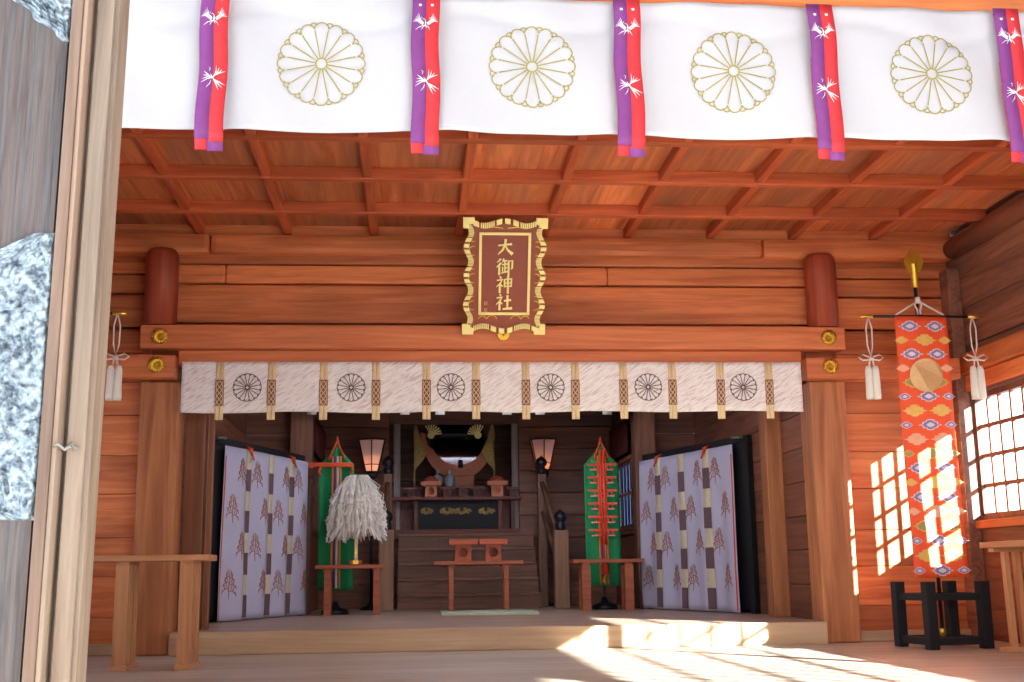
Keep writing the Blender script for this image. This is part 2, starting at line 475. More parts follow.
# entrance side: front beam and short wall beside the doorway
b = MB(); b.box(-3.45, XR, 5.33, 5.52, 3.27, 3.56, bev=.01); b.box(-3.45, XR, 5.36, 5.5, 3.5, 3.72)
struct(b.build('trim_9', 'wood_x'))
b = MB()
z = 0
for k in range(12): b.box(-3.45, -1.62, 5.36, 5.46, z, z+.268, bev=.006); z += .27
struct(b.build('wall_front', 'wood_x'))
b = MB(); b.box(-1.62, -1.42, 5.33, 5.53, 0, 3.27, bev=.015); pass
struct(b.build('trim_10', 'pillar'))

# ------------------------------------------------ inner sanctuary shell
b = MB()
z = .18
for k in range(9):                                                   # side walls of planks
    b.box(3.45, 3.55, 10.36, 14.6, z, z+.296, bev=.012); b.box(-2.1, -2.0, 10.36, 14.6, z, z+.296, bev=.012)
    b.box(2.72, 2.8, 14.6, 14.8, z, z+.296); b.box(2.72, 2.8, 16.15, 18, z, z+.296)
    b.box(-1.33, -1.25, 14.6, 14.8, z, z+.296); b.box(-1.33, -1.25, 16.15, 18, z, z+.296)
    if z+.3 < 1.2 or z > 1.95:
        b.box(2.72, 2.8, 14.8, 16.15, z, z+.296); b.box(-1.33, -1.25, 14.8, 16.15, z, z+.296)
    z += .3
b.box(2.72, 2.8, 14.8, 16.15, 2.03, 2.3); b.box(-1.33, -1.25, 14.8, 16.15, 2.03, 2.3); b.box(2.72, 2.8, 14.8, 16.15, 1.05, 1.17); b.box(-1.33, -1.25, 14.8, 16.15, 1.08, 1.17)
for xo_, y0_, y1_ in ((3.53, 10.36, 14.6), (-2.12, 10.36, 14.6)): b.box(xo_, xo_+.04, y0_, y1_, .1, 2.92)
for xo_ in (2.79, -1.36):
    b.box(xo_, xo_+.03, 14.6, 18, .1, 1.1); b.box(xo_, xo_+.03, 14.6, 18, 2.1, 2.92); b.box(xo_, xo_+.03, 14.5, 14.8, .1, 2.92); b.box(xo_, xo_+.03, 16.15, 18, .1, 2.92)
struct(b.build('wall_inner_side', 'inner_y'))
b = MB(); z = .18
b = MB()
for k in range(9):
    b.box(2.8, 3.46, 14.55, 14.62, z, z+.296, bev=.01); b.box(-2.02, -1.33, 14.55, 14.62, z, z+.296, bev=.01)
    z += .3
struct(b.build('wall_inner_corner', 'inner'))
for xa_, xb_ in ((1.42, 2.74), (-1.27, -.33)):
    b = MB(); z = .18
    for k in range(9): b.box(xa_, xb_, 16.3, 16.38, z, z+.296, bev=.014, t=R_.random()); z += .3
    b.box(xa_, xb_, 16.35, 16.39, .18, 2.88)
    struct(b.build('wall_inner_flank', 'inner'))
b = MB()
for k in range(10): b.box(-1.3, 2.76, 18.0, 18.08, .18+k*.3, .18+k*.3+.296, bev=.01)
b.box(-1.4, 2.82, 18.06, 18.1, .1, 2.92)
struct(b.build('wall_inner_back', 'inner'))
b = MB(); b.box(-.33, 1.42, 16.3, 16.38, .18, 1.068); struct(b.build('trim_15', 'inner'))
b = MB(); b.box(-.33, 1.42, 16.3, 16.38, 2.62, 2.88); struct(b.build('trim_14', 'inner'))
b = MB()
for k in range(13): b.box(-2.1+k*.435, -2.1+k*.435+.43, 10.36, 18.1, 2.88, 2.92)
struct(b.build('ceiling', 'inner_y'))
b = MB(); b.box(-.35, 1.45, 16.1, 18, 1.07, 1.13, t=.5); struct(b.build('floor', 'inner'))
window('window_6', 2.70, 1, 14.8, 16.15, 1.17, 2.02, 6, 2, 'glass_blue', .02)
window('window_7', -1.23, -1, 14.8, 16.15, 1.17, 2.02, 6, 2, 'glass_blue', .02)
b = MB()
for x0 in (-2.06, 3.3):
    b.box(x0, x0+.2, 11.05, 11.25, .18, 2.88, bev=.012)
struct(b.build('trim_11', 'pillar'))
b = MB(); b.box(-1.935, -1.77, 10.36, 10.52, .18, 2.5, bev=.01); b.box(-1.75, -1.71, 10.42, 10.5, .18, 2.5, bev=.006)
struct(b.build('trim_12', 'jamb'))
b = MB()
for x0 in (2.66, -1.46): b.box(x0, x0+.26, 14.32, 14.54, .18, 2.88, bev=.015)
struct(b.build('trim_13', 'inner_z'))

# stairs to the altar
b = MB()
for k in range(5):
    y0 = 15.2 + .2*k; z1 = .18 + .19*(k+1)
    b.box(-.2, 1.58, y0, 16.28, z1-.188, z1-.03, t=.1+.3*R_.random()); b.box(-.2, 1.58, y0-.03, 16.28, z1-.03, z1, bev=.006, t=.7+.3*R_.random())
tag(b.build('staircase', 'inner', loc=(0, 0, 0)), 'brown wooden steps climbing to the altar at the back', 'stairs')

# ============================================================ BIG THINGS OF THE BACK WALL
def pillar(x0, x1, label):
    o = MB((x0, 10.1, 0)); o.box(x0, x1, 10.1, 10.4, 0, 2.22, bev=.018, t=.5)
    tag(o.build('wooden_pillar', 'pillar'), label, 'pillar', 'square pillars of the sanctuary opening')
pillar(-2.27, -1.955, 'square pale brown wooden pillar behind the left offering table')
pillar(3.435, 3.755, 'square pale brown wooden pillar with sun patches beside the orange banner')
def stub(x, label):
    o = MB((x, 10.062, 2.68))
    o.lathe((x, 10.062, 2.68), [(.137, 0), (.137, .58), (.13, .63), (.11, .66), (0, .665)], 28)
    tag(o.build('round_post', 'stub'), label, 'post', 'round posts above the long beam')
stub(-2.125, 'round red-brown post top standing on the left end of the long beam')
stub(3.58, 'round red-brown post top standing on the right end of the long beam')

def fitting(parent, x, y, z, off):
    "domed gold chrysanthemum nail cover"
    o = MB(off)
    n = 16
    for k in range(n):
        a = 2*PI*k/n
        pts = [(x+math.cos(a)*.02, y-.012, z+math.sin(a)*.02), (x+math.cos(a)*.066, y-.010, z+math.sin(a)*.066)]
        o.ring_tube([(x+math.cos(a)*.012, y-.016, z+math.sin(a)*.012), (x+math.cos(a)*.045, y-.014, z+math.sin(a)*.045), (x+math.cos(a)*.068, y-.006, z+math.sin(a)*.068)], [.005, .012, .010], 6)
    ring = [(x+math.cos(2*PI*k/24)*.03, y-.02, z+math.sin(2*PI*k/24)*.03) for k in range(25)]
    o.ring_tube([(x, y+.002, z), (x, y-.03, z)], [.022, .012], 14)
    o.ring_tube([(x, y+.002, z), (x, y-.004, z)], [.058, .056], 20)
    return o.build('gold_fitting', 'gold', parent)
def beam(label, x0, x1, z0, z1, fits, depth=(9.95, 10.098)):
    t = thing('lintel_beam', label, 'beam', (x0, depth[0], z0))
    o = MB(t.location); o.box(x0, x1, depth[0], depth[1], z0, z1, bev=.012, t=.5); o.build('beam', 'wood_beam', t)
    for fx, fz in fits: fitting(t, fx, depth[0], fz, t.location)
    return t
beam('long orange wooden beam across the hall under the plaque', -2.262, 3.73, 2.476, 2.675, [(-2.10, 2.575), (3.58, 2.575)])
beam('short orange wall beam beside the left pillar, with gold flower fitting', XL+.01, -1.97, 2.228, 2.42, [(-2.12, 2.335)])
beam('short orange wall beam beside the right pillar, behind the orange banner', 3.37, XR-.13, 2.222, 2.40, [(3.58, 2.325)])
b = MB((-1.96, 10.04, 2.34)); b.box(-1.96, 3.36, 10.04, 10.25, 2.352, 2.474, bev=.01, t=.6)
tag(b.build('lintel_board', 'wood_beam'), 'thin orange lintel board directly above the small crested curtain', 'board')

# ============================================================ CREST LINE ART
def kiku(o, cx, cz, R, fn, w, n=16):
    f = lambda u, v: fn(cx+u*R, cz+v*R)
    W = w/R
    st = 2*PI/n
    rc = .82; rr = rc*math.sin(st/2)
    for k in range(n):
        a = k*st + st/2
        o.stroke([(math.cos(a)*.125, math.sin(a)*.125), (math.cos(a)*.78, math.sin(a)*.80)], W, f)
        a = k*st
        c = (math.cos(a)*rc, math.sin(a)*rc)
        o.stroke([(c[0]+rr*math.cos(a+q), c[1]+rr*math.sin(a+q)) for q in [(-.52+1.04*i/8)*PI for i in range(9)]], W, f)
        a = k*st + st/2
        c = (math.cos(a)*.89, math.sin(a)*.89); r2 = .085
        o.stroke([(c[0]+r2*math.cos(a+q), c[1]+r2*math.sin(a+q)) for q in [(-.42+.84*i/6)*PI for i in range(7)]], W, f)
    o.stroke([(math.cos(2*PI*i/24)*.125, math.sin(2*PI*i/24)*.125) for i in range(25)], W, f)

# ------------------------------------------------ large white curtain at the entrance
CX = [-.917, .05, 1.0, 1.945, 2.878, 3.82, 4.72]
KX = [-.431, .548, 1.511, 2.477, 3.41, 4.30]
def big(x, z):
    d = (3.3 - z)
    s = 0
    for c in CX: s += .020*math.exp(-((x-c)/.06)**2)
    y = 5.26 - .012*math.sin(x*3.1+.5)*d*2 - .010*math.sin(x*7.3+z*5) - .006*math.sin(x*17+z*9)*(1-d) + s*(.4+d)
    y += .010*math.exp(-((z-3.16-.05*math.sin(x*6.7))/.03)**2)
    zz = z
    if z < 2.9: zz = z + (2.9-z)/.29*(.005*math.sin(x*6.66+1.2)+.002*math.sin(x*14))
    return (x, y, zz)
t = thing('crested_curtain', 'large white curtain with gold chrysanthemum crests hanging across the entrance', 'curtain', (-1.335, 5.26, 2.61))
b = MB(t.location); b.sheet(big, frange(-1.335, XR-.12, 210), frange(2.61, 3.285, 26)); b.build('cloth', 'curtain', t, thick=.003)
for cx in KX:
    o = MB(t.location); kiku(o, cx, 2.938, .206, lambda u, v: (big(u, v)[0], big(u, v)[1]-.010, v), .0056)
    o.build('crest', 'crest_gold', t)
def phoenix(o, cx, cz, s, fn, kind):
    f = lambda u, v: fn(cx+u*s, cz+v*s)
    S = lambda pts, w: o.stroke(pts, [q*.62 for q in w], f)
    if kind == 0:                      # wings raised, facing
        for sg in (-1, 1):
            for i in range(6):
                q = i/5
                S([(sg*(.12+.10*q), -.12-.04*i), (sg*(.42+.25*q), .05+.10*(1-q)), (sg*(.62+.42*q), .75-.75*q)], [.05, .10, .03])
            for i in range(3): S([(sg*(.3+.18*i), .28-.1*i), (sg*(.38+.2*i), .42-.1*i)], [.08, .02])
        S([(-.02, .15), (.02, -.1), (.0, -.35), (.12, -.6)], [.07, .16, .14, .03])
        S([(-.05, .18), (-.16, .26), (-.24, .2)], [.08, .06, .02])
        for a in (-.5, -.2, .25): S([(0, -.3), (a, -.5), (a*1.6, -.75)], [.05, .08, .02])
    else:                              # diving, tail up
        for i in range(4):
            S([(.0+.05*i, .0+.06*i), (.2+.12*i, .45-.02*i), (.22+.22*i, .98-.16*i)], [.05, .09, .02])
            S([(-.08, -.05+.02*i), (-.42-.02*i, -.1+.14*i), (-.86+.06*i, -.42+.30*i)], [.05, .10, .02])
        for i in range(3): S([(.05, -.15), (.25+.08*i, -.5+.08*i), (.5+.22*i, -1.05+.2*i)], [.06, .12, .02])
        S([(-.2, .3), (-.05, .05), (.1, -.2)], [.03, .14, .10])
        S([(-.15, -.25), (-.2, -.5), (-.45, -.8)], [.04, .08, .02])
        S([(-.3, .55), (-.22, .75), (-.36, .85)], [.05, .06, .02])
for k, cx in enumerate(CX):
    tilt = (.012, .0, -.01, -.02, -.028, -.03, -.03)[k]
    def rib(u, v, cx=cx, tilt=tilt, lift=.010):
        d = 3.28-v
        return (cx+u+tilt*0-tilt*(d-.4)+.004*math.sin(v*14+cx), 5.225-lift-.006*math.sin(v*9+cx*3), v)
    o = MB(t.location); o.sheet(lambda u, v: rib(u, v), [-.064, -.032, 0], frange(2.545, 3.275, 14)); r1 = o.build('ribbon', 'purple', t, thick=.002)
    r1['label'] = 'purple half of a hanging ribbon with white phoenix marks'
    o = MB(t.location); o.sheet(lambda u, v: rib(u, v), [0, .032, .064], frange(2.53, 3.275, 14)); r2 = o.build('ribbon', 'red', t, thick=.002)
    r2['label'] = 'red half of a hanging ribbon'
    o = MB(t.location); o.sheet(lambda u, v: rib(u, v, lift=.004), [-.064, -.01], frange(2.495, 3.0, 8)); o.build('ribbon_tail', 'red', t, thick=.002)
    o = MB(t.location); o.sheet(lambda u, v: rib(u, v, lift=.003), [-.009, .062], frange(2.49, 3.0, 8)); o.build('ribbon_tail', 'purple', t, thick=.002)
    o = MB(t.location)
    fr = lambda u, v: rib(u, v, lift=.014)
    phoenix(o, 0, 3.135, .056, fr, 0)
    for q in (-.028, .028): o.poly([(q-.006, 3.215), (q+.006, 3.215), (q+.006, 3.225), (q-.006, 3.225)], fr)
    absorb(r1, [(o, 'white')])
    o = MB(t.location); phoenix(o, 0, 2.84, .060, fr, 1); absorb(r1, [(o, 'white')])

# ------------------------------------------------ small curtain under the long beam
t = thing('crested_curtain', 'long narrow cream curtain with brown chrysanthemum crests under the long beam', 'curtain', (-1.9, 9.86, 1.93))
def small(x, z):
    d = (2.35 - z)/.42
    return (x, 9.90-.012*d*math.sin(x*4.1)-.005*math.sin(x*15+z*9), z + (.006*math.sin(x*5.2) if d > .9 else 0))
b = MB(t.location); b.sheet(small, frange(-1.90, 3.30, 160), frange(1.93, 2.352, 12)); b.build('cloth', 'stitched', t, thick=.003)
SX = [at(px, 385, 9.88)[0] for px in (219.5, 271.5, 323.5, 376, 426.5, 476, 526, 575.5, 623.5, 672.5, 721, 769.5)]
for px in (247, 351, 451, 551, 648.5, 744):
    o = MB(t.location); kiku(o, at(px, 387, 9.88)[0], 2.137, .118, lambda u, v: (u, small(u, v)[1]-.006, v), .0068)
    o.build('crest', 'crest_dark', t)
for x in SX:
    fn = lambda u, v: (x+u, small(x, max(v, 1.93))[1]-.007, v)
    o = MB(t.location); o.sheet(fn, [-.033, -.003], frange(1.868, 2.352, 6)); o.sheet(fn, [-.002, .033], frange(1.868, 2.352, 6)); r = o.build('ribbon', 'cream', t, thick=.002)
    o = MB(t.location); f2 = lambda u, v: (x+u, small(x, v)[1]-.0105, v)
    o.sheet(f2, [-.036, 0, .036], frange(1.985, 2.2, 4)); w_ = o.build('woven_band', 'brown_weave', r)
    w_['label'] = 'brown woven diamond band on a ribbon'
    o = MB(t.location); f3 = lambda u, v: (x+u, small(x, v)[1]-.012, v)
    for q in (-1, 1):
        for off in (0, .5):
            o.stroke([(q*.028*math.cos(2*PI*(i/12+off*.5)), 1.99+.20*i/12) for i in range(13)], .005, f3)
    o.build('zigzag_thread', 'cream', r)

# ------------------------------------------------ plaque
def solve_plaque():
    xt, zt = at(506, 219, 9.52); xb_, zb_ = at(502.5, 334, 9.92)
    return Vector((.5*(xt+xb_), 9.52, zt)), Vector((.5*(xt+xb_), 9.92, zb_))
PT, PB = solve_plaque()
vdir = (PT-PB); PHt = vdir.length; vdir.normalize(); ndir = Vector((1, 0, 0)).cross(vdir); ndir.normalize()
if ndir.y > 0: ndir = -ndir
pc = (PT+PB)*.5 - Vector((0, .03, 0))
t = thing('shrine_plaque', 'brown name plaque in a scalloped gold frame, leaning forward over the long beam', 'plaque', pc)
def pm(d):
    return lambda u, v: tuple(pc + Vector((1, 0, 0))*u + vdir*v + ndir*d)
hw, hh = .345, PHt/2
def outline(sh=0):
    pts = []
    n = 40
    def wav(s, cnt): return .022*math.cos(2*PI*cnt*s) if .06 < s < .94 else .022
    for i in range(n): s = i/n; pts.append((-hw+2*hw*s, hh-.02+wav(s, 2)-sh))
    for i in range(n*2): s = i/(2*n); pts.append((hw-.02+wav(s, 4)-sh, hh-2*hh*s))
    for i in range(n): s = i/n; pts.append((hw-2*hw*s, -hh+.02-wav(s, 2)+sh))
    for i in range(n*2): s = i/(2*n); pts.append((-hw+.02-wav(s, 4)+sh, -hh+2*hh*s))
    return pts
o = MB(pc); o.prism(outline(.01), pm(-.03), pm(.0), t=.5); pboard = o.build('board', 'plaque', t)
# scalloped gold edge made of little blocks
o = MB(pc); ol = outline(0); oi = outline(.045)
n = len(ol); k = 0
while k < n:
    side = (k % 120)
    per = 20 if True else 0
    st = 1 if (k//5) % 4 in (1, 2) and (k % 20) in range(6, 15) else 4
    j = min(k+st, n)
    a0, a1 = ol[k], ol[j % n]; c0, c1 = oi[k], oi[j % n]
    g = .17
    def mixp(p, q, s): return (p[0]*(1-s)+q[0]*s, p[1]*(1-s)+q[1]*s)
    q = [mixp(a0, a1, g), mixp(a0, a1, 1-g), mixp(c0, c1, 1-g), mixp(c0, c1, g)]
    if abs(a0[0]) < hw+.05: o.prism(q, pm(-.02), pm(.024 if st == 4 else .015), t=R_.random())
    k = j
for sx in (-1, 1):
    for sy in (-1, 1):
        o.prism([(sx*(hw+.005), sy*(hh+.005)), (sx*(hw+.005), sy*(hh-.085)), (sx*(hw-.045), sy*(hh-.085)), (sx*(hw-.045), sy*(hh-.05)), (sx*(hw-.09), sy*(hh-.05)), (sx*(hw-.09), sy*(hh+.005))], pm(-.02), pm(.028))
o.build('scalloped_edge', 'gold_bright', t)
# inner gold rectangle
iw, ih0, ih1 = .215, -hh+.16, hh-.12
o = MB(pc); bw = .022
for q in ([(-iw, ih1), (iw, ih1), (iw, ih1-bw), (-iw, ih1-bw)], [(-iw, ih0+bw), (iw, ih0+bw), (iw, ih0), (-iw, ih0)],
          [(-iw, ih1), (-iw+bw, ih1), (-iw+bw, ih0), (-iw, ih0)], [(iw-bw, ih1), (iw, ih1), (iw, ih0), (iw-bw, ih0)]):
    o.prism(q, pm(-.01), pm(.012))
o.build('inner_border', 'gold_bright', t)
# fine scrolls between border and edge
o = MB(pc)
def arc(cx, cz, r, a0, a1, n=10): return [(cx+r*math.cos(a0+(a1-a0)*i/n), cz+r*math.sin(a0+(a1-a0)*i/n)) for i in range(n+1)]
for sx in (-1, 1):
    for k in range(6):
        cz = ih0+.08+k*(ih1-ih0-.12)/5
        pts = arc(sx*.262, cz, .038, (0 if sx > 0 else PI)-1.9, (0 if sx > 0 else PI)+1.9)
        o.stroke(pts, [.002]+[.006]*9+[.002], pm(.004))
for sx in (-1, 1):
    o.stroke(arc(sx*.1, ih0-.05, .045, .3, PI-.3), .005, pm(.004)); o.stroke(arc(sx*.18, ih0-.045, .035, .3, PI-.3), .005, pm(.004))
    o.stroke([(sx*.02, ih1+.035), (sx*.1, ih1+.045), (sx*.18, ih1+.03)], .005, pm(.004))
absorb(pboard, [(o, 'gold')])
KAN = {
 'a': [([(1.2, 6.2), (5, 6.6), (8.9, 7.0)], (.9, .8, 1.1)), ([(5.3, 9.8), (5.0, 6.8), (3.7, 3.6), (1.0, 1.0)], (1.2, 1.1, 1.0, .3)), ([(5.0, 6.3), (6.5, 3.6), (9.3, 1.2)], (.6, 1.0, 1.7))],
 'b': [([(2.8, 9.6), (.7, 7.4)], (1, .3)), ([(3.0, 7.3), (.3, 4.6)], (1, .3)), ([(1.9, 6.0), (1.9, .3)], (.9, 1)), ([(4.5, 9.7), (3.5, 7.4)], (.9, .3)), ([(4.1, 8.3), (6.4, 8.6)], (.6, .7)),
       ([(3.3, 6.2), (6.6, 6.6)], (.7, .8)), ([(5.1, 8.4), (5.1, 2.3)], (.8, .7)), ([(5.1, 4.3), (6.4, 4.5)], (.6, .7)), ([(3.8, 5.0), (3.8, 2.0)], (.7, .6)), ([(3.0, 1.3), (6.6, 2.4)], (.5, .9)),
       ([(7.1, 8.3), (9.3, 8.5), (9.2, 4.2), (8.3, 3.6)], (.7, .9, .9, .3)), ([(7.2, 8.5), (7.2, -.3)], (.9, 1.0))],
 'c': [([(2.2, 9.8), (3.1, 8.6)], (.4, 1.1)), ([(.7, 7.3), (3.8, 7.8), (2.6, 5.6), (.4, 3.5)], (.7, 1.0, .9, .3)), ([(2.4, 5.6), (2.4, .2)], (.9, 1.1)), ([(2.9, 5.0), (3.9, 3.9)], (.5, 1)),
       ([(5.0, 8.0), (5.2, 3.4)], (.9, .8)), ([(5.0, 7.9), (9.0, 8.3), (8.8, 3.6)], (.7, 1.0, .8)), ([(5.1, 5.8), (8.8, 6.0)], (.6, .6)), ([(5.1, 3.8), (8.8, 4.0)], (.6, .6)), ([(7.0, 9.9), (7.0, -.3)], (1.1, 1.0))],
 'd': [([(2.2, 9.8), (3.1, 8.6)], (.4, 1.1)), ([(.7, 7.3), (3.8, 7.8), (2.6, 5.6), (.4, 3.5)], (.7, 1.0, .9, .3)), ([(2.4, 5.6), (2.4, .2)], (.9, 1.1)), ([(2.9, 5.0), (3.9, 3.9)], (.5, 1)),
       ([(4.9, 5.7), (9.0, 6.2)], (.8, 1.0)), ([(6.9, 9.0), (6.9, 1.4)], (1.1, .9)), ([(4.2, .9), (9.7, 1.5)], (.8, 1.3))]}
zc = [at(0, yy, 9.7)[1] for yy in (249, 269, 287, 305)]
for i, c in enumerate('abcd'):
    yy = (247, 266.5, 284.5, 302.5)[i]
    v0 = hh - (yy-217.5)/(335-217.5)*2*hh
    S = .147
    o = MB(pc)
    for pts, ws in KAN[c]:
        P = [((p[0]/10-.5)*S-.0, v0+(p[1]/10-.5)*S) for p in pts]
        l, r = [], []
        for q in range(len(P)):
            d = Vector(P[min(q+1, len(P)-1)])-Vector(P[max(q-1, 0)]); d.normalize(); nn = Vector((-d.y, d.x))*ws[q]*S/20*1.15
            l.append(tuple(Vector(P[q])+nn)); r.append(tuple(Vector(P[q])-nn))
        for q in range(len(P)-1):
            o.prism([r[q], r[q+1], l[q+1], l[q]], pm(-.002), pm(.010), t=.5)
    o.build('character', 'gold_bright', t)
o = MB(pc)
for i in range(2):
    v0 = -hh+.245-i*.055
    for a in range(3): o.stroke([(-.165, v0+a*.012), (-.14, v0+a*.012)], .004, pm(.003))
    for a in range(2): o.stroke([(-.162+a*.018, v0-.004), (-.162+a*.018, v0+.028)], .004, pm(.003))
absorb(pboard, [(o, 'cloud_pink')])
o = MB(pc); c0 = (0, -hh-.035)
for k in range(9):
    a = PI + PI*k/8
    o.prism([(c0[0]+.012*math.cos(a-.5), c0[1]+.03+.012*math.sin(a-.5)), (c0[0]+.05*math.cos(a-.17), c0[1]+.03+.05*math.sin(a-.17)), (c0[0]+.05*math.cos(a+.17), c0[1]+.03+.05*math.sin(a+.17)), (c0[0]+.012*math.cos(a+.5), c0[1]+.03+.012*math.sin(a+.5))], pm(-.01), pm(.02))
o.build('bottom_rosette', 'gold', t)
# brackets from the board back to the wall
o = MB(pc)
for sx in (-.2, .2):
    o = MB(pc); o.box(pc.x+sx-.02, pc.x+sx+.02, pc.y+.04, 10.19, pc.z+.02, pc.z+.06); o.build('bracket', 'black', t)

# ============================================================ BANNERS ON STANDS
def cloud(o, cx, cz, s, fn, layer):
    pts = []
    lob = [(-1.5, 0), (-1.0, .12), (-.95, .38), (-.6, .42), (-.45, .66), (0, .74), (.45, .66), (.6, .42), (.95, .38), (1.0, .12), (1.5, 0), (1.0, -.12), (.9, -.38), (.5, -.42), (.35, -.62), (0, -.66), (-.35, -.62), (-.5, -.42), (-.9, -.38), (-1, -.12)]
    o.poly([(cx+a*s, cz+c*s) for a, c in lob], lambda u, v: fn(u, v, layer))
def make_banner(px, name_lab):
    t = thing('brocade_banner', name_lab, 'banner', (px, 9.6, 0))
    zt, zb = 2.695, .55
    def cl(u, v, L=0):
        d = zt-v
        lean = .0
        return (u, -.06 - .012*math.sin(v*3.1)+.010*math.sin(u*12+v*2)-L*.003, v)
    o = MB(); o.sheet(cl, frange(-.228, .222, 10), frange(zb, zt, 40)); bcl = o.build('brocade_cloth', 'banner', t, thick=.002)
    lay = {'cloud_blue': MB(), 'cloud_white': MB(), 'cloud_gold': MB(), 'cloud_pink': MB(), 'cloud_olive': MB()}
    pat = [('b', 2), ('g', 3), ('b', 2), ('p', 3), ('o', 2), ('b', 3), ('g', 2), ('b', 3), ('p', 2), ('o', 3)]
    z = zt-.085; k = 0
    while z > zb+.05:
        kd, cnt = pat[k % len(pat)]
        xs = (-.11, .11) if cnt == 2 else (-.19, .01, .19)
        for x in xs:
            s = .066 if kd in 'bo' else .072
            if abs(x) > .15: s *= .62; x *= .98
            if kd == 'b': cloud(lay['cloud_white'], x, z, s, cl, 1); cloud(lay['cloud_blue'], x, z, s*.82, cl, 1.6); cloud(lay['cloud_white'], x, z, s*.42, cl, 2.2)
            elif kd == 'g': cloud(lay['cloud_gold'], x, z, s, cl, 1)
            elif kd == 'p': cloud(lay['cloud_pink'], x, z, s, cl, 1)
            else: cloud(lay['cloud_gold'], x, z, s, cl, 1); cloud(lay['cloud_olive'], x, z, s*.78, cl, 1.6)
        z -= .118; k += 1
    absorb(bcl, [(mb, mn) for mn, mb in lay.items()])
    o = MB(); o.poly([(.0+.14*math.cos(2*PI*i/40), 2.195+.14*math.sin(2*PI*i/40)) for i in range(40)], lambda u, v: cl(u, v, 5)); o.build('round_crest', 'disc', t, thick=.004)
    # pole, crossbar, finial, cords
    o = MB(); o.ring_tube([(0, 0, .14), (0, 0, 2.96)], .016, 12); o.build('pole', 'black', t)
    o = MB(); o.lathe((0, 0, .085), [(.010, 0), (.022, .01), (.022, .055), (.018, .065)], 12); o.build('pole_tip', 'gold', t)
    o = MB(); o.ring_tube([(-.42, -.05, 2.70), (.42, -.05, 2.70)], .012, 10); o.box(-.02, .02, -.06, 0, 2.685, 2.715); o.build('crossbar', 'black', t)
    for s in (-1, 1):
        o = MB(); o.ring_tube([(s*.41, -.05, 2.70), (s*.52, -.05, 2.70)], .015, 10); o.build('bar_tip', 'gold', t)
    o = MB()
    o.lathe((0, 0, 2.96), [(.022, 0), (.03, .01), (.03, .20), (.036, .21)], 8)
    o.hexa([(-.05, -.012, 3.10), (.05, -.012, 3.10), (.05, .012, 3.10), (-.05, .012, 3.10)], [(-.088, -.016, 3.19), (.088, -.016, 3.19), (.088, .016, 3.19), (-.088, .016, 3.19)])
    o.hexa([(-.088, -.016, 3.19), (.088, -.016, 3.19), (.088, .016, 3.19), (-.088, .016, 3.19)], [(-.012, -.01, 3.31), (.012, -.01, 3.31), (.012, .01, 3.31), (-.012, .01, 3.31)])
    o.build('spade_finial', 'gold', t)
    o = MB()
    for s in (-1, 1):
        o.ring_tube([(0, -.03, 2.84), (s*.21, -.05, 2.712)], .008, 8)
        o.ring_tube([(s*.012, -.03, 2.86), (s*.03, -.03, 2.80), (s*.012, -.035, 2.76), (s*.012, -.035, 2.70)], .008, 8)
    o.ring_tube([(0, -.028, 2.82), (0, -.028, 2.87)], .024, 8)
    o.build('cord', 'cord', t)
    for s in (-1, 1):
        x = s*.45
        tb = MB()
        tb.ring_tube([(x, -.05, 2.70), (x-.025, -.05, 2.60), (x-.022, -.05, 2.45), (x, -.05, 2.36), (x+.022, -.05, 2.45), (x+.025, -.05, 2.60), (x, -.05, 2.70)], .0065, 8)
        for q in (-1, 1):
            tb.ring_tube([(x, -.055, 2.345), (x+q*.07, -.055, 2.375), (x+q*.105, -.055, 2.35), (x+q*.07, -.055, 2.325), (x, -.055, 2.335)], .0075, 8)
        tb.ring_tube([(x-.02, -.055, 2.34), (x+.02, -.055, 2.34)], .018, 10)
        tb.ring_tube([(x-.012, -.055, 2.33), (x-.02, -.055, 2.28)], .008, 8); tb.ring_tube([(x+.012, -.055, 2.33), (x+.02, -.055, 2.28)], .008, 8)
        co = tb.build('tassel_cord', 'cord', t)
        for q in (-1, 1):
            ta = MB(); cx = x+q*.03
            ta.lathe((cx, -.055, 2.0), [(.031, 0), (.033, .03), (.029, .24), (.02, .275), (0, .28)], 12); ta.build('tassel', 'tassel', co)
    return t
bx = at(938, 625, 9.6)[0]
BANX = 4.235
bn = make_banner(BANX, 'tall orange brocade banner with round gold crest, on the right beside the lattice window')
BANL = -2.80
bl = make_banner(BANL, 'banner mostly hidden behind the grey door, its white tassels showing at left')
def make_stand(px, label):
    t = thing('banner_stand', label, 'stand', (px, 9.6, 0), math.radians(7))
    s = .235
    for sx in (-1, 1):
        for sy in (-1, 1):
            o = MB(); o.box(sx*s-.042, sx*s+.042, sy*s-.042, sy*s+.042, 0, .52, bev=.006); o.build('leg', 'black_dull', t)
    for z in (.40, .06):
        for sy in (-1, 1):
            o = MB(); o.box(-s+.04, s-.04, sy*s-.02, sy*s+.02, z-.028, z+.028); o.build('rail', 'black_dull', t)
            o = MB(); o.box(sy*s-.02, sy*s+.02, -s+.04, s-.04, z-.028, z+.028); o.build('rail', 'black_dull', t)
    for z in (.40, .06):
        for q in (-1, 1):
            o = MB(); o.box(-s, s, q*.045-.014, q*.045+.014, z-.02, z+.02); o.build('cross_bar', 'black_dull', t)
    return t
sn = make_stand(BANX, 'black four-legged wooden stand on the floor below the orange banner')
sl = make_stand(BANL, 'black four-legged stand at far left, half hidden behind the grey door')

for q in (bn, sn, bl, sl):
    q.location = (q.location.x*.969, 9.3, 0); q.scale = (.969,)*3
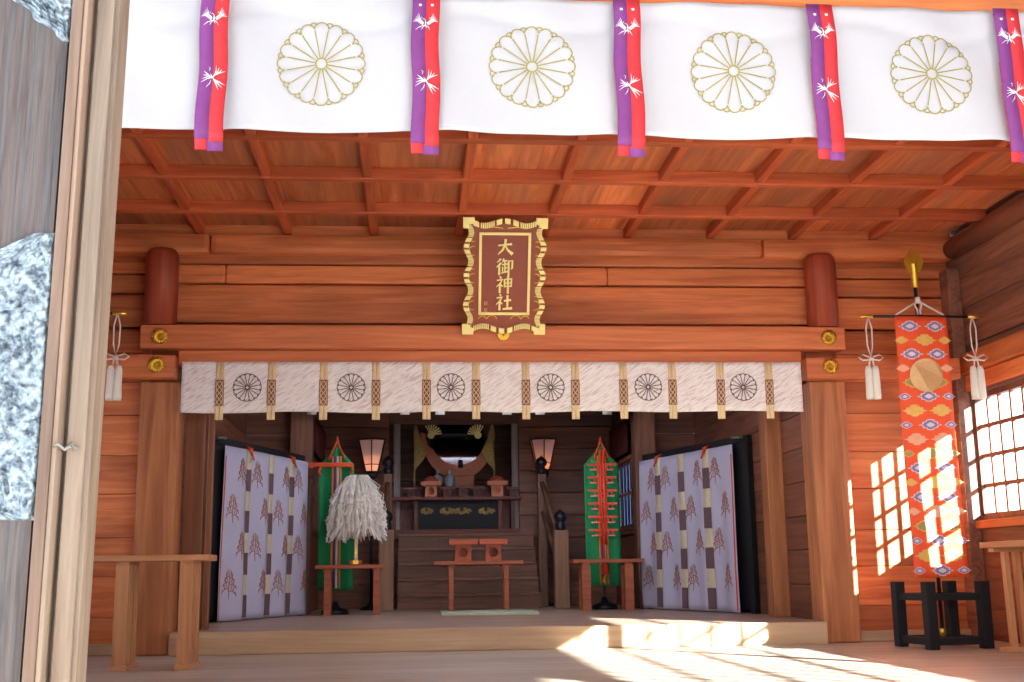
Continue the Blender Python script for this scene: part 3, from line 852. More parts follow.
# ============================================================ TABLES
def hassoku(x0, x1, yf, depth, z0, h, label, group, mats, nleg=4, top=.042, legw=.036, along='X', splay=.03, ends=(.16, .16), name='offering_table', footz=True):
    "low offering table: slab and two rows of legs, each row on a foot rail"
    t = thing(name, label, 'table', (x0, yf, z0))
    mt, ml, mf = mats
    L = x1-x0
    def B(o, a0, a1, b0, b1, c0, c1, **k):
        if along == 'X': o.box(a0, a1, b0, b1, c0, c1, **k)
        else: o.box(b0, b1, a0, a1, c0, c1, **k)
    o = MB(); B(o, 0, L, 0, depth, h-top, h, bev=.006, t=.5); o.build('table_top', mt, t)
    for e, a in ((-1, ends[0]), (1, L-ends[1])):
        o = MB(); B(o, a-.045, a+.045, .03, depth-.03, h-top-.028, h-top, t=.4); o.build('batten', mf, t)
        if footz:
            o = MB(); B(o, a-.06, a+.06, .0, depth, 0, .035, bev=.006, t=.5); o.build('foot_rail', mf, t)
        for k in range(nleg):
            q = .05 + (depth-.10)*k/(nleg-1)
            o = MB(); zb = .035 if footz else 0
            o.box(0, 0.001, 0, 0.001, 0, 0.001) if False else None
            w = legw
            if along == 'X':
                o.hexa([(a-w, q-w*.6, zb), (a+w, q-w*.6, zb), (a+w, q+w*.6, zb), (a-w, q+w*.6, zb)],
                       [(a-w, q-w*.6, h-top-.028), (a+w, q-w*.6, h-top-.028), (a+w, q+w*.6, h-top-.028), (a-w, q+w*.6, h-top-.028)], t=.5)
            else:
                o.hexa([(q-w*.6, a-w, zb), (q+w*.6, a-w, zb), (q+w*.6, a+w, zb), (q-w*.6, a+w, zb)],
                       [(q-w*.6, a-w, h-top-.028), (q+w*.6, a-w, h-top-.028), (q+w*.6, a+w, h-top-.028), (q-w*.6, a+w, h-top-.028)], t=.5)
            o.build('leg', ml, t)
    return t
TM = ('table', 'table_z', 'table_y')
hassoku(-2.62, -1.40, 8.5, .36, 0, .765, 'long pale wood offering table in front of the left pillar', None, TM, legw=.045, ends=(.64, .15))
hassoku(4.21, 4.80-.25+.25, 6.9, .44, 0, .80, 'pale wood offering table with rows of slat legs, against the right wall', None, ('table_y', 'table_z', 'table'), along='Y', ends=(.12, .1), nleg=5) if False else None
# right table runs towards the viewer along the wall
t = thing('offering_table', 'pale wood offering table with slat legs under the lattice window', 'table', (4.22, 7.6, 0))
o = MB(); o.box(0, .42, 0, 1.2, .745, .79, bev=.006, t=.5); o.build('table_top', 'table_y', t)
for a in (.12, 1.08):
    o = MB(); o.box(.03, .39, a-.045, a+.045, .717, .745, t=.4); o.build('batten', 'table', t)
    o = MB(); o.box(.05, .42, a-.05, a+.05, 0, .035, bev=.006, t=.5); o.build('foot_rail', 'table', t)
    for k in range(4):
        q = .13 + .085*k
        o = MB(); o.hexa([(q-.018+.01, a-.03, .035), (q+.018+.01, a-.03, .035), (q+.018+.01, a+.03, .035), (q-.018+.01, a+.03, .035)],
                         [(q-.018, a-.03, .717), (q+.018, a-.03, .717), (q+.018, a+.03, .717), (q-.018, a+.03, .717)], t=.5)
        o.build('leg', 'table_z', t)
ITM = ('inner_table', 'inner_table', 'inner_table')
FZ = .18
hassoku(at(316, 566, 13.6)[0], at(386, 566, 13.6)[0], 13.5, .34, FZ, .545, 'small brown table on the inner floor left of the stairs, under the white streamers', None, ITM, nleg=2, legw=.034, ends=(.13, .10), footz=False)
hassoku(at(433, 563, 14.2)[0], at(523, 562, 14.2)[0], 14.1, .36, FZ, .575, 'small brown table carrying two offering boxes in front of the stairs', None, ITM, nleg=2, legw=.026, ends=(.21, .20), footz=False)
hassoku(at(572, 562, 13.9)[0], at(643, 561, 13.9)[0], 13.8, .34, FZ, .575, 'small brown table on the inner floor right of the stairs', None, ITM, nleg=2, legw=.05, ends=(.15, .18), footz=False)
# mat in front of the middle table
x0, _ = at(441, 614, 13.0); x1, _ = at(538, 613, 13.0)
b = MB((x0, 13.0, FZ)); b.box(x0, x1, 12.9, 13.75, FZ, FZ+.03, bev=.006)
tag(b.build('floor_mat', 'mat_green'), 'thin pale green mat lying in front of the middle table', 'mat')

# ============================================================ SANBO STANDS
def hole_plate(o, w, h, r, y0, y1, cz, n=32):
    "upright plate with a round hole, facing y"
    a, b2, c, d = [], [], [], []
    for k in range(n):
        an = 2*PI*k/n; cs, sn = math.cos(an), math.sin(an)
        s = min(w/2/abs(cs) if abs(cs) > 1e-6 else 9, h/2/abs(sn) if abs(sn) > 1e-6 else 9)
        for lst, rr, yy in ((a, s, y0), (b2, r, y0), (c, s, y1), (d, r, y1)):
            lst.append(o.v((cs*rr, yy, cz+sn*rr)))
    for k in range(n):
        j = (k+1) % n
        o.face([a[k], a[j], b2[j], b2[k]]); o.face([c[k], d[k], d[j], c[j]]); o.face([b2[k], b2[j], d[j], d[k]]); o.face([a[k], c[k], c[j], a[j]])
def sanbo(loc, s, label, group, mat='sanbo'):
    t = thing('offering_stand', label, 'offering stand', loc, 0, group)
    w, h = .165*s, .165*s
    o = MB(); hole_plate(o, w, h, .048*s, -w/2, -w/2+.008, h/2+.002)
    o.box(-w/2, -w/2+.008, -w/2+.008, w/2, .002, h); o.box(w/2-.008, w/2, -w/2+.008, w/2, .002, h); o.box(-w/2+.008, w/2-.008, w/2-.008, w/2, .002, h)
    o.build('base', mat, t)
    o = MB(); W = .28*s
    o.box(-W/2, W/2, -W/2, W/2, h, h+.012); 
    for q in (-1, 1):
        o.box(-W/2, W/2, q*W/2-.006, q*W/2+.006, h+.01, h+.055*s); o.box(q*W/2-.006, q*W/2+.006, -W/2, W/2, h+.01, h+.055*s)
    o.build('tray', mat, t)
    return t
for px, lab in ((463, 'orange wooden offering stand with round hole, left of the pair on the middle table'), (493, 'orange wooden offering stand with round hole, right of the pair on the middle table')):
    x, z = at(px, 560, 14.28); sanbo((x, 14.28, FZ+.576), 1.13, lab, 'offering stands on the middle table')

# ============================================================ SIDE CURTAINS ON BLACK RACKS
def twig(o, cx, cz, s, fn):
    f = lambda u, v: fn(cx+u*s, cz+v*s)
    o.stroke([(.04, -.95), (-.03, -.3), (.05, .3), (0, .95)], [.02, .06, .06, .02], f)
    for h, a, l in ((-.45, 1, .62), (-.3, -1, .66), (.0, 1, .6), (.12, -1, .55), (.42, 1, .42), (.5, -1, .4)):
        o.stroke([(0, h), (a*l*.55, h+.02), (a*l*.75, h+.30)], [.05, .09, .02], f)
        o.stroke([(a*l*.5, h), (a*l*.95, h-.14), (a*l*1.05, h-.34)], [.05, .10, .02], f)
        o.stroke([(a*.1, h+.1), (a*l*.4, h+.22), (a*l*.35, h+.45)], [.03, .07, .02], f)
def side_curtain(pA, pB, mirror, lab_c, lab_r):
    "pA: near end, pB: far end (x, y)"
    A, B_ = Vector((*pA, 0)), Vector((*pB, 0))
    L = (B_-A).length; rz = math.atan2(B_.y-A.y, B_.x-A.x)
    h = 1.70
    side = -1 if not mirror else 1            # face looks towards local side*y
    t = thing('side_curtain', lab_c, 'curtain', (A.x, A.y, FZ), rz, None)
    pl = [L*.26, L*.52, L*.78]
    def cl(u, v, lift=0):
        d = 1-v/h
        y = .02*math.sin(u/L*2*PI*4+.6)*(.25+d) + .012*math.sin(u*9+v*2)*d
        for p in pl: y -= side*.03*math.exp(-((u-p)/.05)**2)*(.3+d)
        fl = (u/L-.5)*.05*d
        return (u+fl, side*(.08+lift)+y, v+.01)
    o = MB(); o.sheet(cl, frange(0, L, 80), frange(0.0, h, 24)); lcl = o.build('cloth', 'lilac', t, thick=.003)
    o = MB()
    for c in range(4):
        c0 = ([0]+pl)[c]; c1 = (pl+[L])[c]
        for r in range(5):
            uu = c0 + (c1-c0)*(.36 if (r+c) % 2 else .7); vv = h-.24-r*.37
            if vv > .04: twig(o, uu, vv, .15, lambda u, v: cl(u, v, .006))
    absorb(lcl, [(o, 'motif_brown')])
    for p in pl:
        o = MB(); o.sheet(lambda u, v: cl(u, v, .006), [p-.06, p, p+.06], frange(0.01, h, 24)); s_ = o.build('pleat_strip', 'band_cream', t, thick=.002)
        for r in range(4):
            z1 = h-.2-r*.42
            o = MB(); o.sheet(lambda u, v: cl(u, v, .010), [p-.062, p, p+.062], frange(max(z1-.22, .02), z1, 4)); o.build('woven_square', 'band_brown', s_)
    for p in (pl[0], pl[2]):
        o = MB(); 
        o.ring_tube([(p, side*.02, h+.04), (p+.02, side*.10, h+.02), (p, side*.11, h-.04), (p-.02, side*.10, h+.02), (p, side*.03, h+.05)], .014, 8)
        o.ring_tube([(p, side*.11, h-.03), (p+.03, side*.12, h-.09)], .01, 8)
        o.build('red_tie', 'orange_cord', t)
    e = L-.02 if mirror else .02
    o = MB(); o.sheet(lambda u, v: (cl(u, v, .006)), [.012, .03], frange(.02, h-.1, 20)); o.build('edge_cord', 'orange_cord', t, thick=.003)
    # rack
    r = thing('curtain_rack', lab_r, 'rack', (A.x, A.y, FZ), rz)
    o = MB(); o.box(-.2, L+.02, -.03, .03, h+.02, h+.09, bev=.005); o.build('top_rail', 'black_dull', r)
    for q in (-.165, L-.02):
        o = MB(); o.box(q-.035, q+.035, -.035, .035, 0, h+.02, bev=.005); o.build('post', 'black_dull', r)
    o = MB(); o.box(-.13, L-.06, -.012, .012, .04, h+.02); o.build('void_panel', 'black_dull', r)  # dark sheet standing in for the shaded void behind the curtain
    o = MB(); o.ring_tube([(-.12, side*.03, h+.07), (-.12, side*.10, h+.07), (-.03, side*.10, h+.075)], .014, 8); o.build('rail_hook', 'wire', r)
side_curtain((-1.93, 12.05), (-1.28, 13.95), False, 'pale lilac curtain with brown twig motifs on the left side of the sanctuary', 'black rack behind the left lilac curtain')
# right one mirrored: near end at the outer side
side_curtain((3.36, 12.2), (2.74, 14.1), True, 'pale lilac curtain with brown twig motifs on the right side of the sanctuary', 'black rack behind the right lilac curtain')

# ============================================================ GREEN HANGINGS ON POLES
def hanging(cx, Y, zt, zb, w, label, kind):
    t = thing('silk_hanging', label, 'hanging', (cx, Y, FZ))
    zt -= FZ; zb -= FZ
    o = MB(); 
    def cl(u, v):
        return (u, .03+.018*math.sin(u*30), v)
    # pointed top
    xs = frange(-w/2, w/2, 16)
    g = MB()
    n = 30
    rows = []
    for j in range(n+1):
        v = zb+(zt-zb)*j/n
        s = 1 if v < zt-.22 else max(.12, (zt-v)/.22)
        rows.append([g.v((u*s, .03+.018*math.sin(u*30)*s, v)) for u in xs])
    for a, c in zip(rows, rows[1:]):
        for i in range(len(xs)-1): g.face([a[i], a[i+1], c[i+1], c[i]], .5, True)
    g.build('green_cloth', 'green', t, thick=.004)
    o = MB(); o.ring_tube([(0, .07, 0), (0, .07, zt+.05)], .018, 10); o.build('pole', 'inner_z', t)
    o = MB(); o.lathe((0, .07, 0), [(.16, 0), (.15, .05), (.05, .08), (.03, .14)], 14); o.build('pole_base', 'black', t)
    o = MB()
    o.ring_tube([(0, .06, zt+.12), (.0, .06, zt+.02)], [.006, .03], 8); 
    for s in (-1, 1): o.ring_tube([(0, .04, zt+.06), (s*.07, .0, zt-.1), (s*.09, -.01, zt-.16)], .012, 8)
    o.build('pole_cord', 'orange_cord', t)
    for i, (mn, u) in enumerate((('silk_orange', -.045), ('silk_purple', -.015), ('silk_white', .012), ('silk_orange', .045))):
        o = MB(); o.sheet(lambda a, v: (u+a, -.01-.004*math.sin(v*8+u*60), v), [-.012, .012], frange(zb+(.02 if kind else .02), zt-.12, 12)); o.build('silk_strip', mn, t, thick=.002)
    if kind == 0:                      # left: red-orange crossbar with curled ends
        o = MB(); z = zt-.22
        o.box(-.26, .19, -.045, -.005, z-.025, z+.025, bev=.01); o.hexa([(-.30, -.04, z-.05), (-.26, -.04, z-.03), (-.26, -.01, z-.03), (-.30, -.01, z-.05)], [(-.33, -.04, z+.02), (-.26, -.04, z+.03), (-.26, -.01, z+.03), (-.33, -.01, z+.02)])
        o.ring_tube([(.17, -.03, z-.02), (.19, -.03, z-.07), (.15, -.03, z-.09)], .014, 8); o.ring_tube([(-.18, -.03, z-.02), (-.20, -.03, z-.08), (-.17, -.03, z-.12)], .014, 8)
        o.build('cross_arm', 'orange_cord', t)
        for s in (-.30,):
            o = MB(); o.ring_tube([(s, -.03, z-.02), (s, -.03, z-.06), (s, -.03, z-.16)], [.008, .024, .032], 10); o.build('red_tassel', 'dark_red', t)
    else:                              # right: tiers of red strings with small beads
        o = MB()
        for k in range(6):
            z = zt-.26-k*.155
            o.box(-.18, .17, -.045, -.028, z+.025, z+.048); o.box(-.15, .14, -.042, -.028, z-.035, z-.015)
            for q in (-.1, -.05, .05, .1):
                o.ring_tube([(q, -.034, z+.04), (q+.012, -.036, z), (q, -.034, z-.03)], .008, 6)
        for q in (-.02, .02): o.ring_tube([(q, -.036, zt-.05), (q, -.036, zt-.26-.155*6+.02)], .017, 8)
        rst = o.build('red_strings', 'lacquer_red', t)
        o = MB()
        for k in range(6):
            z = zt-.255-k*.155
            for q in (-.135, -.11, -.085, .065, .09, .115):
                o.lathe((q, -.05, z-.045), [(0, 0), (.011, .006), (.011, .014), (0, .02)], 8)
        absorb(rst, [(o, 'silk_white')])
        o = MB(); o.lathe((.0, -.06, zt-1.52), [(.045, 0), (.048, .1), (.03, .17), (.012, .2)], 12); o.ring_tube([(.0, -.05, zt-1.34), (.0, -.04, zt-1.15)], .01, 8); o.build('red_tassel', 'lacquer_red', t)
        o = MB(); o.lathe((-.01, -.055, zt-1.62), [(.018, 0), (.026, .03), (.018, .07), (.008, .09)], 12); o.build('gold_bell', 'gold', t)
    return t
YH = 14.0
x, zt = at(337, 446, YH); _, zb = at(337, 590, YH)
hanging(x, YH, zt+.0, zb, .40, 'green cloth hanging with orange crossbar, left behind the white streamers', 0)
YH2 = 14.25
x, zt = at(601, 446, YH2); _, zb = at(601, 586, YH2)
hanging(x, YH2, zt, zb, .42, 'green cloth hanging with tiers of red strings, right of the stairs', 1)

# ============================================================ WHITE PAPER STREAMER WAND
YO = 13.62
xo, zo = at(357, 474, YO); _, zo2 = at(357, 545, YO); TZ = FZ+.546
t = thing('streamer_wand', 'large bundle of white paper streamers on a wand above the left inner table', 'ritual wand', (xo, YO, TZ))
o = MB(); o.box(-.018, .018, -.018, .018, .05, zo-TZ-.02, t=.5); o.build('stick', 'band_cream', t)
o = MB(); o.box(-.07, .07, -.07, .07, 0.001, .05, bev=.008); o.build('base_block', 'inner_table', t)
o = MB()
rr = random.Random(3)
ht = zo-TZ
NSTR = 420
def ribs(o, path, w):
    prev = None
    for i, p in enumerate(path):
        d = (path[min(i+1, len(path)-1)]-path[max(i-1, 0)]); d.normalize()
        side = d.cross(Vector((math.cos(w[1]), math.sin(w[1]), .2))); side.normalize(); side *= w[0]
        a, c = o.v(p+side), o.v(p-side)
        if prev: o.face([prev[0], prev[1], c, a], .5)
        prev = (a, c)
for k in range(NSTR):
    a = rr.random()*2*PI; q = rr.random()**.5
    top = ht - .02 - rr.random()*.10
    Rm = .17 + .15*q; ln = .42+.24*rr.random() if q > .4 else .5+.15*rr.random()
    path = []
    zigs = 9
    for i in range(zigs+1):
        s = i/zigs
        rad = Rm*(1-math.exp(-3.2*s))*(1.0+.12*rr.random()) + (.024 if i % 2 else -.014)
        z = top + .04*math.sin(min(1, s*3)*PI)*.8 - ln*s**1.25
        path.append(Vector((math.cos(a+.06*rr.uniform(-1, 1))*rad, math.sin(a)*rad*.8, max(z, .09))))
    ribs(o, path, (.0115, rr.random()*PI))
s_ = o.build('paper_streamers', 'paper', t); s_['kind'] = 'stuff'
o = MB(); o.box(-.012, .012, -.024, -.019, .10, .16); o.box(-.03, .03, -.075, -.071, .005, .045); o.build('gold_paper', 'gold', t)

# ============================================================ LANTERNS
def lantern(px, py, Y, base, label):
    x, z = at(px, py, Y)           # centre of the shade
    t = thing('paper_lantern', label, 'lantern', (x, Y, base))
    z -= base
    hl = .205; rt, rb = .185, .085
    n = 6
    def P(k, r, zz): a = 2*PI*(k+.5)/n; return Vector((math.cos(a)*r, math.sin(a)*r, zz))
    o = MB()
    for k in range(n):
        o.face([o.v(P(k, rb, z-hl)), o.v(P(k+1, rb, z-hl)), o.v(P(k+1, rt, z+hl)), o.v(P(k, rt, z+hl))])
    o.build('paper_shade', 'lamp_paper', t, thick=.002)
    o = MB()
    for k in range(n):
        o.ring_tube([P(k, rb+.004, z-hl), P(k, rt+.004, z+hl)], .008, 6)
        o.ring_tube([P(k, rt+.012, z+hl), P(k+1, rt+.012, z+hl)], .013, 6); o.ring_tube([P(k, rb+.004, z-hl), P(k+1, rb+.004, z-hl)], .01, 6)
        m0 = z-hl*.55; rm = rb+(rt-rb)*.225
        o.ring_tube([P(k, rm+.004, m0), P(k+1, rm+.004, m0)], .006, 6)
    o.build('frame', 'black', t)
    o = MB(); o.lathe((0, 0, z-hl-.10), [(.03, 0), (.075, .04), (.08, .07), (.075, .095)], 12); o.build('socket', 'black', t)
    o = MB(); o.ring_tube([(0, 0, .03), (0, 0, z-hl-.1)], .018, 10); o.build('pole', 'black', t)
    o = MB(); o.lathe((0, 0, 0), [(.14, 0), (.14, .03), (.05, .06), (.03, .1)], 16); o.build('foot', 'black', t)
    o = MB(); o.lathe((0, 0, z-hl+.04), [(0, 0), (.025, .02), (.03, .05), (.02, .08), (0, .1)], 12); o.build('bulb', 'bulb', t)
    return t
LY = 15.0
lantern(372, 456, 15.5, FZ, 'lit paper lantern on black pole, left of the altar')
lantern(543, 455, 16.07, FZ, 'lit paper lantern on black pole, right of the altar')

plain('tube', (255, 255, 255), emis=(226, 236, 255), es=62)
for yy, lab in ((10.95, 'added white fill tube on the inner ceiling just behind the small curtain'), (12.9, 'added white fill tube on the inner ceiling farther in')):
    t = thing('fill_tube', lab, 'lamp', (.72, yy, 2.80), 0, None)  # unseen fill light, added to brighten the inner sanctuary
    o = MB(); o.box(-.95, .95, -.05, .05, .03, .079, bev=.006); o.build('housing', 'silk_white', t)
    o = MB(); o.ring_tube([(-.9, 0, 0), (.9, 0, 0)], .016, 10); o.build('tube', 'tube', t)
    for q in (-.93, .93): o = MB(); o.box(q-.02, q+.02, -.03, .03, -.02, .03); o.build('socket', 'silk_white', t)
# ============================================================ NEWELS AND HANDRAILS OF THE STAIRS
def finial(o, x, y, z, s=1):
    o.lathe((x, y, z), [(.06*s, 0), (.066*s, .02*s), (.066*s, .07*s), (.05*s, .085*s), (.05*s, .10*s), (.078*s, .13*s), (.082*s, .17*s), (.06*s, .21*s), (.02*s, .235*s), (0, .26*s)], 18)
def railing(px_low, px_up, label, side):
    xl, zl = at(px_low, 530, 14.95); xu, zu = at(px_up, 474, 15.7)
    xx = xl
    t = thing('stair_railing', label, 'railing', (xl, 14.95, FZ))
    off = t.location
    o = MB(off); o.box(xl-.09, xl+.09, 14.86, 15.04, FZ, zl, bev=.012); o.build('newel_post', 'newel', t)
    o = MB(off); finial(o, xl, 14.95, zl); o.build('finial', 'black', t)
    o = MB(off); o.box(xu-.055, xu+.055, 15.65, 15.75, FZ, zu, bev=.01); o.build('newel_post', 'inner_z', t)
    o = MB(off); finial(o, xu, 15.7, zu, .95); o.build('finial', 'black', t)
    for dz, r in ((-.12, .034), (-.5, .024)):
        o = MB(off); o.ring_tube([(xl, 15.04, zl+dz), (xu, 15.66, zu+dz)], r, 10); o.build('handrail', 'black' if False else 'inner_z', t)
    return t
railing(560.5, 541.5, 'dark stair railing with black finials, right side of the altar steps', 1)
railing(386.5, 388, 'dark stair railing with pale newel post, left side of the altar steps', -1)

# ============================================================ ALTAR
t = thing('altar_table', 'dark red altar table with gold filigree at the top of the stairs', 'table', (.55, 16.2, 1.13))
off = t.location
o = MB(off); xa = at(384, 498, 16.1)[0]; xbb = at(521, 498, 16.1)[0]; _, za = at(455, 497, 16.1)
o.box(xa, xbb, 15.99, 16.25, za-.045, za, bev=.008); o.build('table_top', 'altar', t)
o = MB(off)
for px in (394, 416, 500, 513):
    x = at(px, 510, 16.1)[0]; o.box(x-.025, x+.025, 16.08, 16.14, 1.132, za-.045)
o.build('front_posts', 'altar', t)
o = MB(off); x0 = at(418, 510, 16.1)[0]; x1 = at(500, 510, 16.1)[0]; o.box(x0, x1, 16.12, 16.135, 1.2, za-.045); fpn = o.build('front_panel', 'black_dull', t)
for px, w in ((427, .05), (448, .07), (463, .08), (487, .075)):
    x, z = at(px, 511, 16.1)
    o = MB(off)
    for q in range(7):
        c = -w+2*w*q/6
        for r in (.018, .032):
            o.stroke(arc(x+c, z+.01*math.sin(q*2), r, q, q+4.6, 10), .009, lambda u, v: (u, 16.115, v))
    absorb(fpn, [(o, 'brocade')])
o = MB(off); o.box(xa+.02, xbb-.02, 16.0, 16.06, 1.135, 1.19); o.build('base_rail', 'altar', t)
# offering stands along the altar table
AL = [(411, 'leftmost'), (431, 'a'), (447, 'b'), (463, 'c'), (477, 'd'), (497, 'e'), (513, 'rightmost')]
labs = ['small dark offering stand at the left end of the altar table', 'large red-brown offering stand below the left red fruit', 'small offering stand just left of the altar centre, below the two jars',
        'middle offering stand at the centre of the altar table', 'small offering stand just right of the altar centre', 'large red-brown offering stand below the right red fruit', 'small dark offering stand at the right end of the altar table']
AS = [.58, .95, .62, .7, .62, .95, .58]
for (px, _), lab, s in zip(AL, labs, AS):
    x, _z = at(px, 490, 16.14)
    sanbo((x, 16.15, za+.001), s*.98, lab, 'offering stands on the altar table', 'drum_wood' if s >= .8 else 'altar')
for px, lab in ((431, 'red round offering heaped on the left altar stand'), (497, 'red round offering heaped on the right altar stand')):
    x, _z = at(px, 475, 16.14)
    o = MB((x, 16.15, za+.17)); o.lathe((x, 16.15, za+.17), [(.05, 0), (.095, .03), (.10, .06), (.06, .1), (0, .115)], 14)
    tag(o.build('offering', 'fruit'), lab, 'offering', 'red offerings on the altar')
for px, lab in ((437.5, 'left of the two round pale blue jars on the altar'), (449.8, 'right of the two round pale blue jars on the altar')):
    x, z = at(px, 479, 16.5)
    t = thing('round_jar', lab, 'jar', (x, 16.50, za+.16), 0, 'round jars on the altar')
    o = MB(); o.lathe((0, 0, 0), [(.03, 0), (.055, .02), (.072, .07), (.07, .12), (.045, .16), (.02, .17), (.018, .19), (.026, .2)], 20); o.build('body', 'vase', t)
    o = MB(); o.lathe((0, 0, .2), [(.014, 0), (.02, .01), (.012, .03), (0, .035)], 12); o.build('stopper', 'silk_white', t)
# back tier that carries jars and mirror
b = MB((.55, 16.4, 1.13)); b.box(-.2, 1.3, 16.4, 16.66, 1.132, za+.159, bev=.01, t=.5)
tag(b.build('altar_tier', 'altar'), 'dark wooden tier behind the offering stands on the altar', 'platform')
# great mirror on a curved stand
YM = 16.9
xm, zm = at(458, 440, YM)
t = thing('altar_mirror', 'round dark mirror cradled in a brown crescent stand at the centre of the altar', 'mirror', (xm, YM, 1.131))
off = t.location
o = MB(off); n = 48
rim = [(xm+.375*math.cos(2*PI*k/n), zm+.375*math.sin(2*PI*k/n)) for k in range(n)]
o.prism(rim, lambda u, v: (u, YM, v), lambda u, v: (u, YM+.03, v)); o.build('mirror_disc', 'mirror', t)
o = MB(off); o.ring_tube([(xm+.38*math.cos(2*PI*k/40), YM+.01, zm+.38*math.sin(2*PI*k/40)) for k in range(41)], .018, 8, caps=False); o.build('mirror_rim', 'black', t)
o = MB(off)
outer, inner = [], []
for k in range(25):
    a = PI + PI*k/24
    outer.append((xm+.52*math.cos(a)*(1 if abs(math.cos(a)) < .9 else 1.0), zm+.10+.66*math.sin(a) - (.0)))
    inner.append((xm+.40*math.cos(a)*(1.15 if abs(math.cos(a)) > .92 else 1), zm+.08+.44*math.sin(a)))
pts = outer + inner[::-1]
# quads between the two curves, extruded
for k in range(24):
    o.prism([outer[k], outer[k+1], inner[k+1], inner[k]], lambda u, v: (u, YM-.08, v), lambda u, v: (u, YM-.02, v), t=.5)
o.box(xm-.22, xm+.22, YM-.12, YM+.06, 1.132, zm-.5, bev=.02)
o.build('crescent_stand', 'drum_wood', t)
o = MB(off); o.ring_tube([(xm+.03, YM-.10, zm-.40), (xm+.03, YM-.10, zm-.29)], [.035, .03], 10); o.build('knob', 'black', t)
for px, lab in ((431, 'gold sunburst reflection, made solid, above the left horn of the mirror stand'), (478, 'gold sunburst reflection, made solid, above the right horn of the mirror stand')):
    x, z = at(px, 433, 16.6)
    o = MB((x, 16.6, z))  # solid gold shape standing in for a reflection in the mirror
    sg = -1 if px < 450 else 1
    for k in range(8):
        a = PI/2 + sg*(-.5+k*.27)
        o.prism([(x+.05*math.cos(a-.12), z-.03+.05*math.sin(a-.12)), (x+.15*math.cos(a-.07), z-.03+.15*math.sin(a-.07)), (x+.15*math.cos(a+.07), z-.03+.15*math.sin(a+.07)), (x+.05*math.cos(a+.12), z-.03+.05*math.sin(a+.12))],
                lambda u, v: (u, 16.6, v), lambda u, v: (u, 16.615, v))
    o.prism([(x+.05*math.cos(2*PI*k/12), z-.03+.05*math.sin(2*PI*k/12)) for k in range(12)], lambda u, v: (u, 16.6, v), lambda u, v: (u, 16.62, v))
    o.box(x-.008, x+.008, 16.605, 16.62, z-.03, 2.62)
    tag(o.build('gold_reflection', 'gold_bright'), lab, 'ornament', 'gold sunbursts by the mirror')
for sg, lab in ((-1, 'gold brocade side cloth left of the altar mirror'), (1, 'gold brocade side cloth right of the altar mirror')):
    x = at(421 if sg < 0 else 487.5, 455, 16.7)[0]
    _, z0 = at(455, 470, 16.7); _, z1 = at(455, 438, 16.7)
    xs = sg*.09
    o = MB((x, 16.7, z0))
    o.prism([(x+xs, z0), (x+xs, z1), (x+xs*.9, z1+.25), (x, z1-.02), (x-xs, (z0+z1)/2+.02), (x-xs*.2, z0+.12)], lambda u, v: (u, 16.7, v), lambda u, v: (u, 16.715, v))
    o.box(x+xs-.01, x+xs+.01, 16.7, 16.72, 1.14, 2.6)
    tag(o.build('brocade_cloth', 'brocade'), lab, 'cloth', 'brocade cloths beside the mirror')
# grey posts framing the altar
for px, lab in ((397, 'slim grey post left of the altar opening'), (515, 'slim pale grey post right of the altar opening')):
    x, _ = at(px, 460, 16.25)
    o = MB((x, 16.2, FZ)); o.box(x-.045, x+.045, 16.30-.03, 16.36, 1.132, 2.62, bev=.008)
    tag(o.build('altar_post', 'grey_post'), lab, 'post', 'posts framing the altar')
# inner valance far back with pale ribbon ends
t = thing('inner_valance', 'dark valance high above the altar with pale ribbon ends', 'valance', (.6, 14.0, 2.5))
o = MB(t.location); o.sheet(lambda u, v: (u, 14.0+.012*math.sin(u*20), v), frange(-1.1, 2.5, 60), frange(2.50, 2.86, 4)); o.build('cloth', 'dark_red', t, thick=.004)
for px in (405, 440, 507, 540, 607, 312):
    x, z = at(px, 410, 13.98); o = MB(t.location); o.sheet(lambda u, v: (x+u, 13.975, v), [-.055, .055], frange(z-.055, 2.85, 4)); o.build('ribbon_end', 'silk_white', t, thick=.003)
# dark red cloths above the inner side windows
for X, lab in ((2.66, 'dark red cloth above the right inner window'), (-1.19, 'dark red cloth above the left inner window')):
    o = MB((X, 15, 2.08)); o.sheet(lambda u, v: (X+.012*math.sin(u*25), u, v), frange(14.75, 16.2, 50), frange(2.08, 2.5, 5))
    tag(o.build('window_cloth', 'dark_red', thick=.004), lab, 'cloth', 'red cloths over the inner windows')

# ============================================================ GREY DOOR LEAF AT LEFT
YD = 2.2
d = MB(); 
x = -1.55
k = 0
while x < -.643:
    d.box(x, x+.0092, YD+.0007*R_.random(), YD+.03, -.0, 2.35, t=.45+.1*R_.random()); x += .0092; k += 1
d.box(-1.56, -.632, YD+.012, YD+.04, 0.003, 2.35, t=.5)
LO = (-.6, 2.2, 0)
leaf = struct(d.build('door_1', 'weathered'))
o = MB(); o.box(-.633, -.612, YD-.012, YD+.045, 0.003, 2.36, bev=.004, t=.5); o.build('stile', 'weathered_brown', leaf)
o = MB(); o.box(-.6115, -.603, YD-.008, YD+.04, 0.003, 2.36, bev=.002, t=.9); o.build('edge_strip', 'weathered_light', leaf)
d = MB(); d.box(-.594, -.562, YD+.02, YD+.11, .003, 2.42, bev=.003, t=.6); d.box(-.566, -.553, YD+.03, YD+.1, .003, 2.42, bev=.002, t=.2)
d.box(-.61, -.59, YD+.055, YD+.1, .003, 2.42)
jam = struct(d.build('door_2', 'weathered_light'))
o = MB(); o.ring_tube([(-.606, YD-.012, .842), (-.598, YD-.016, .846), (-.59, YD-.012, .838), (-.582, YD+.012, .845), (-.572, YD+.014, .842)], .0028, 8)
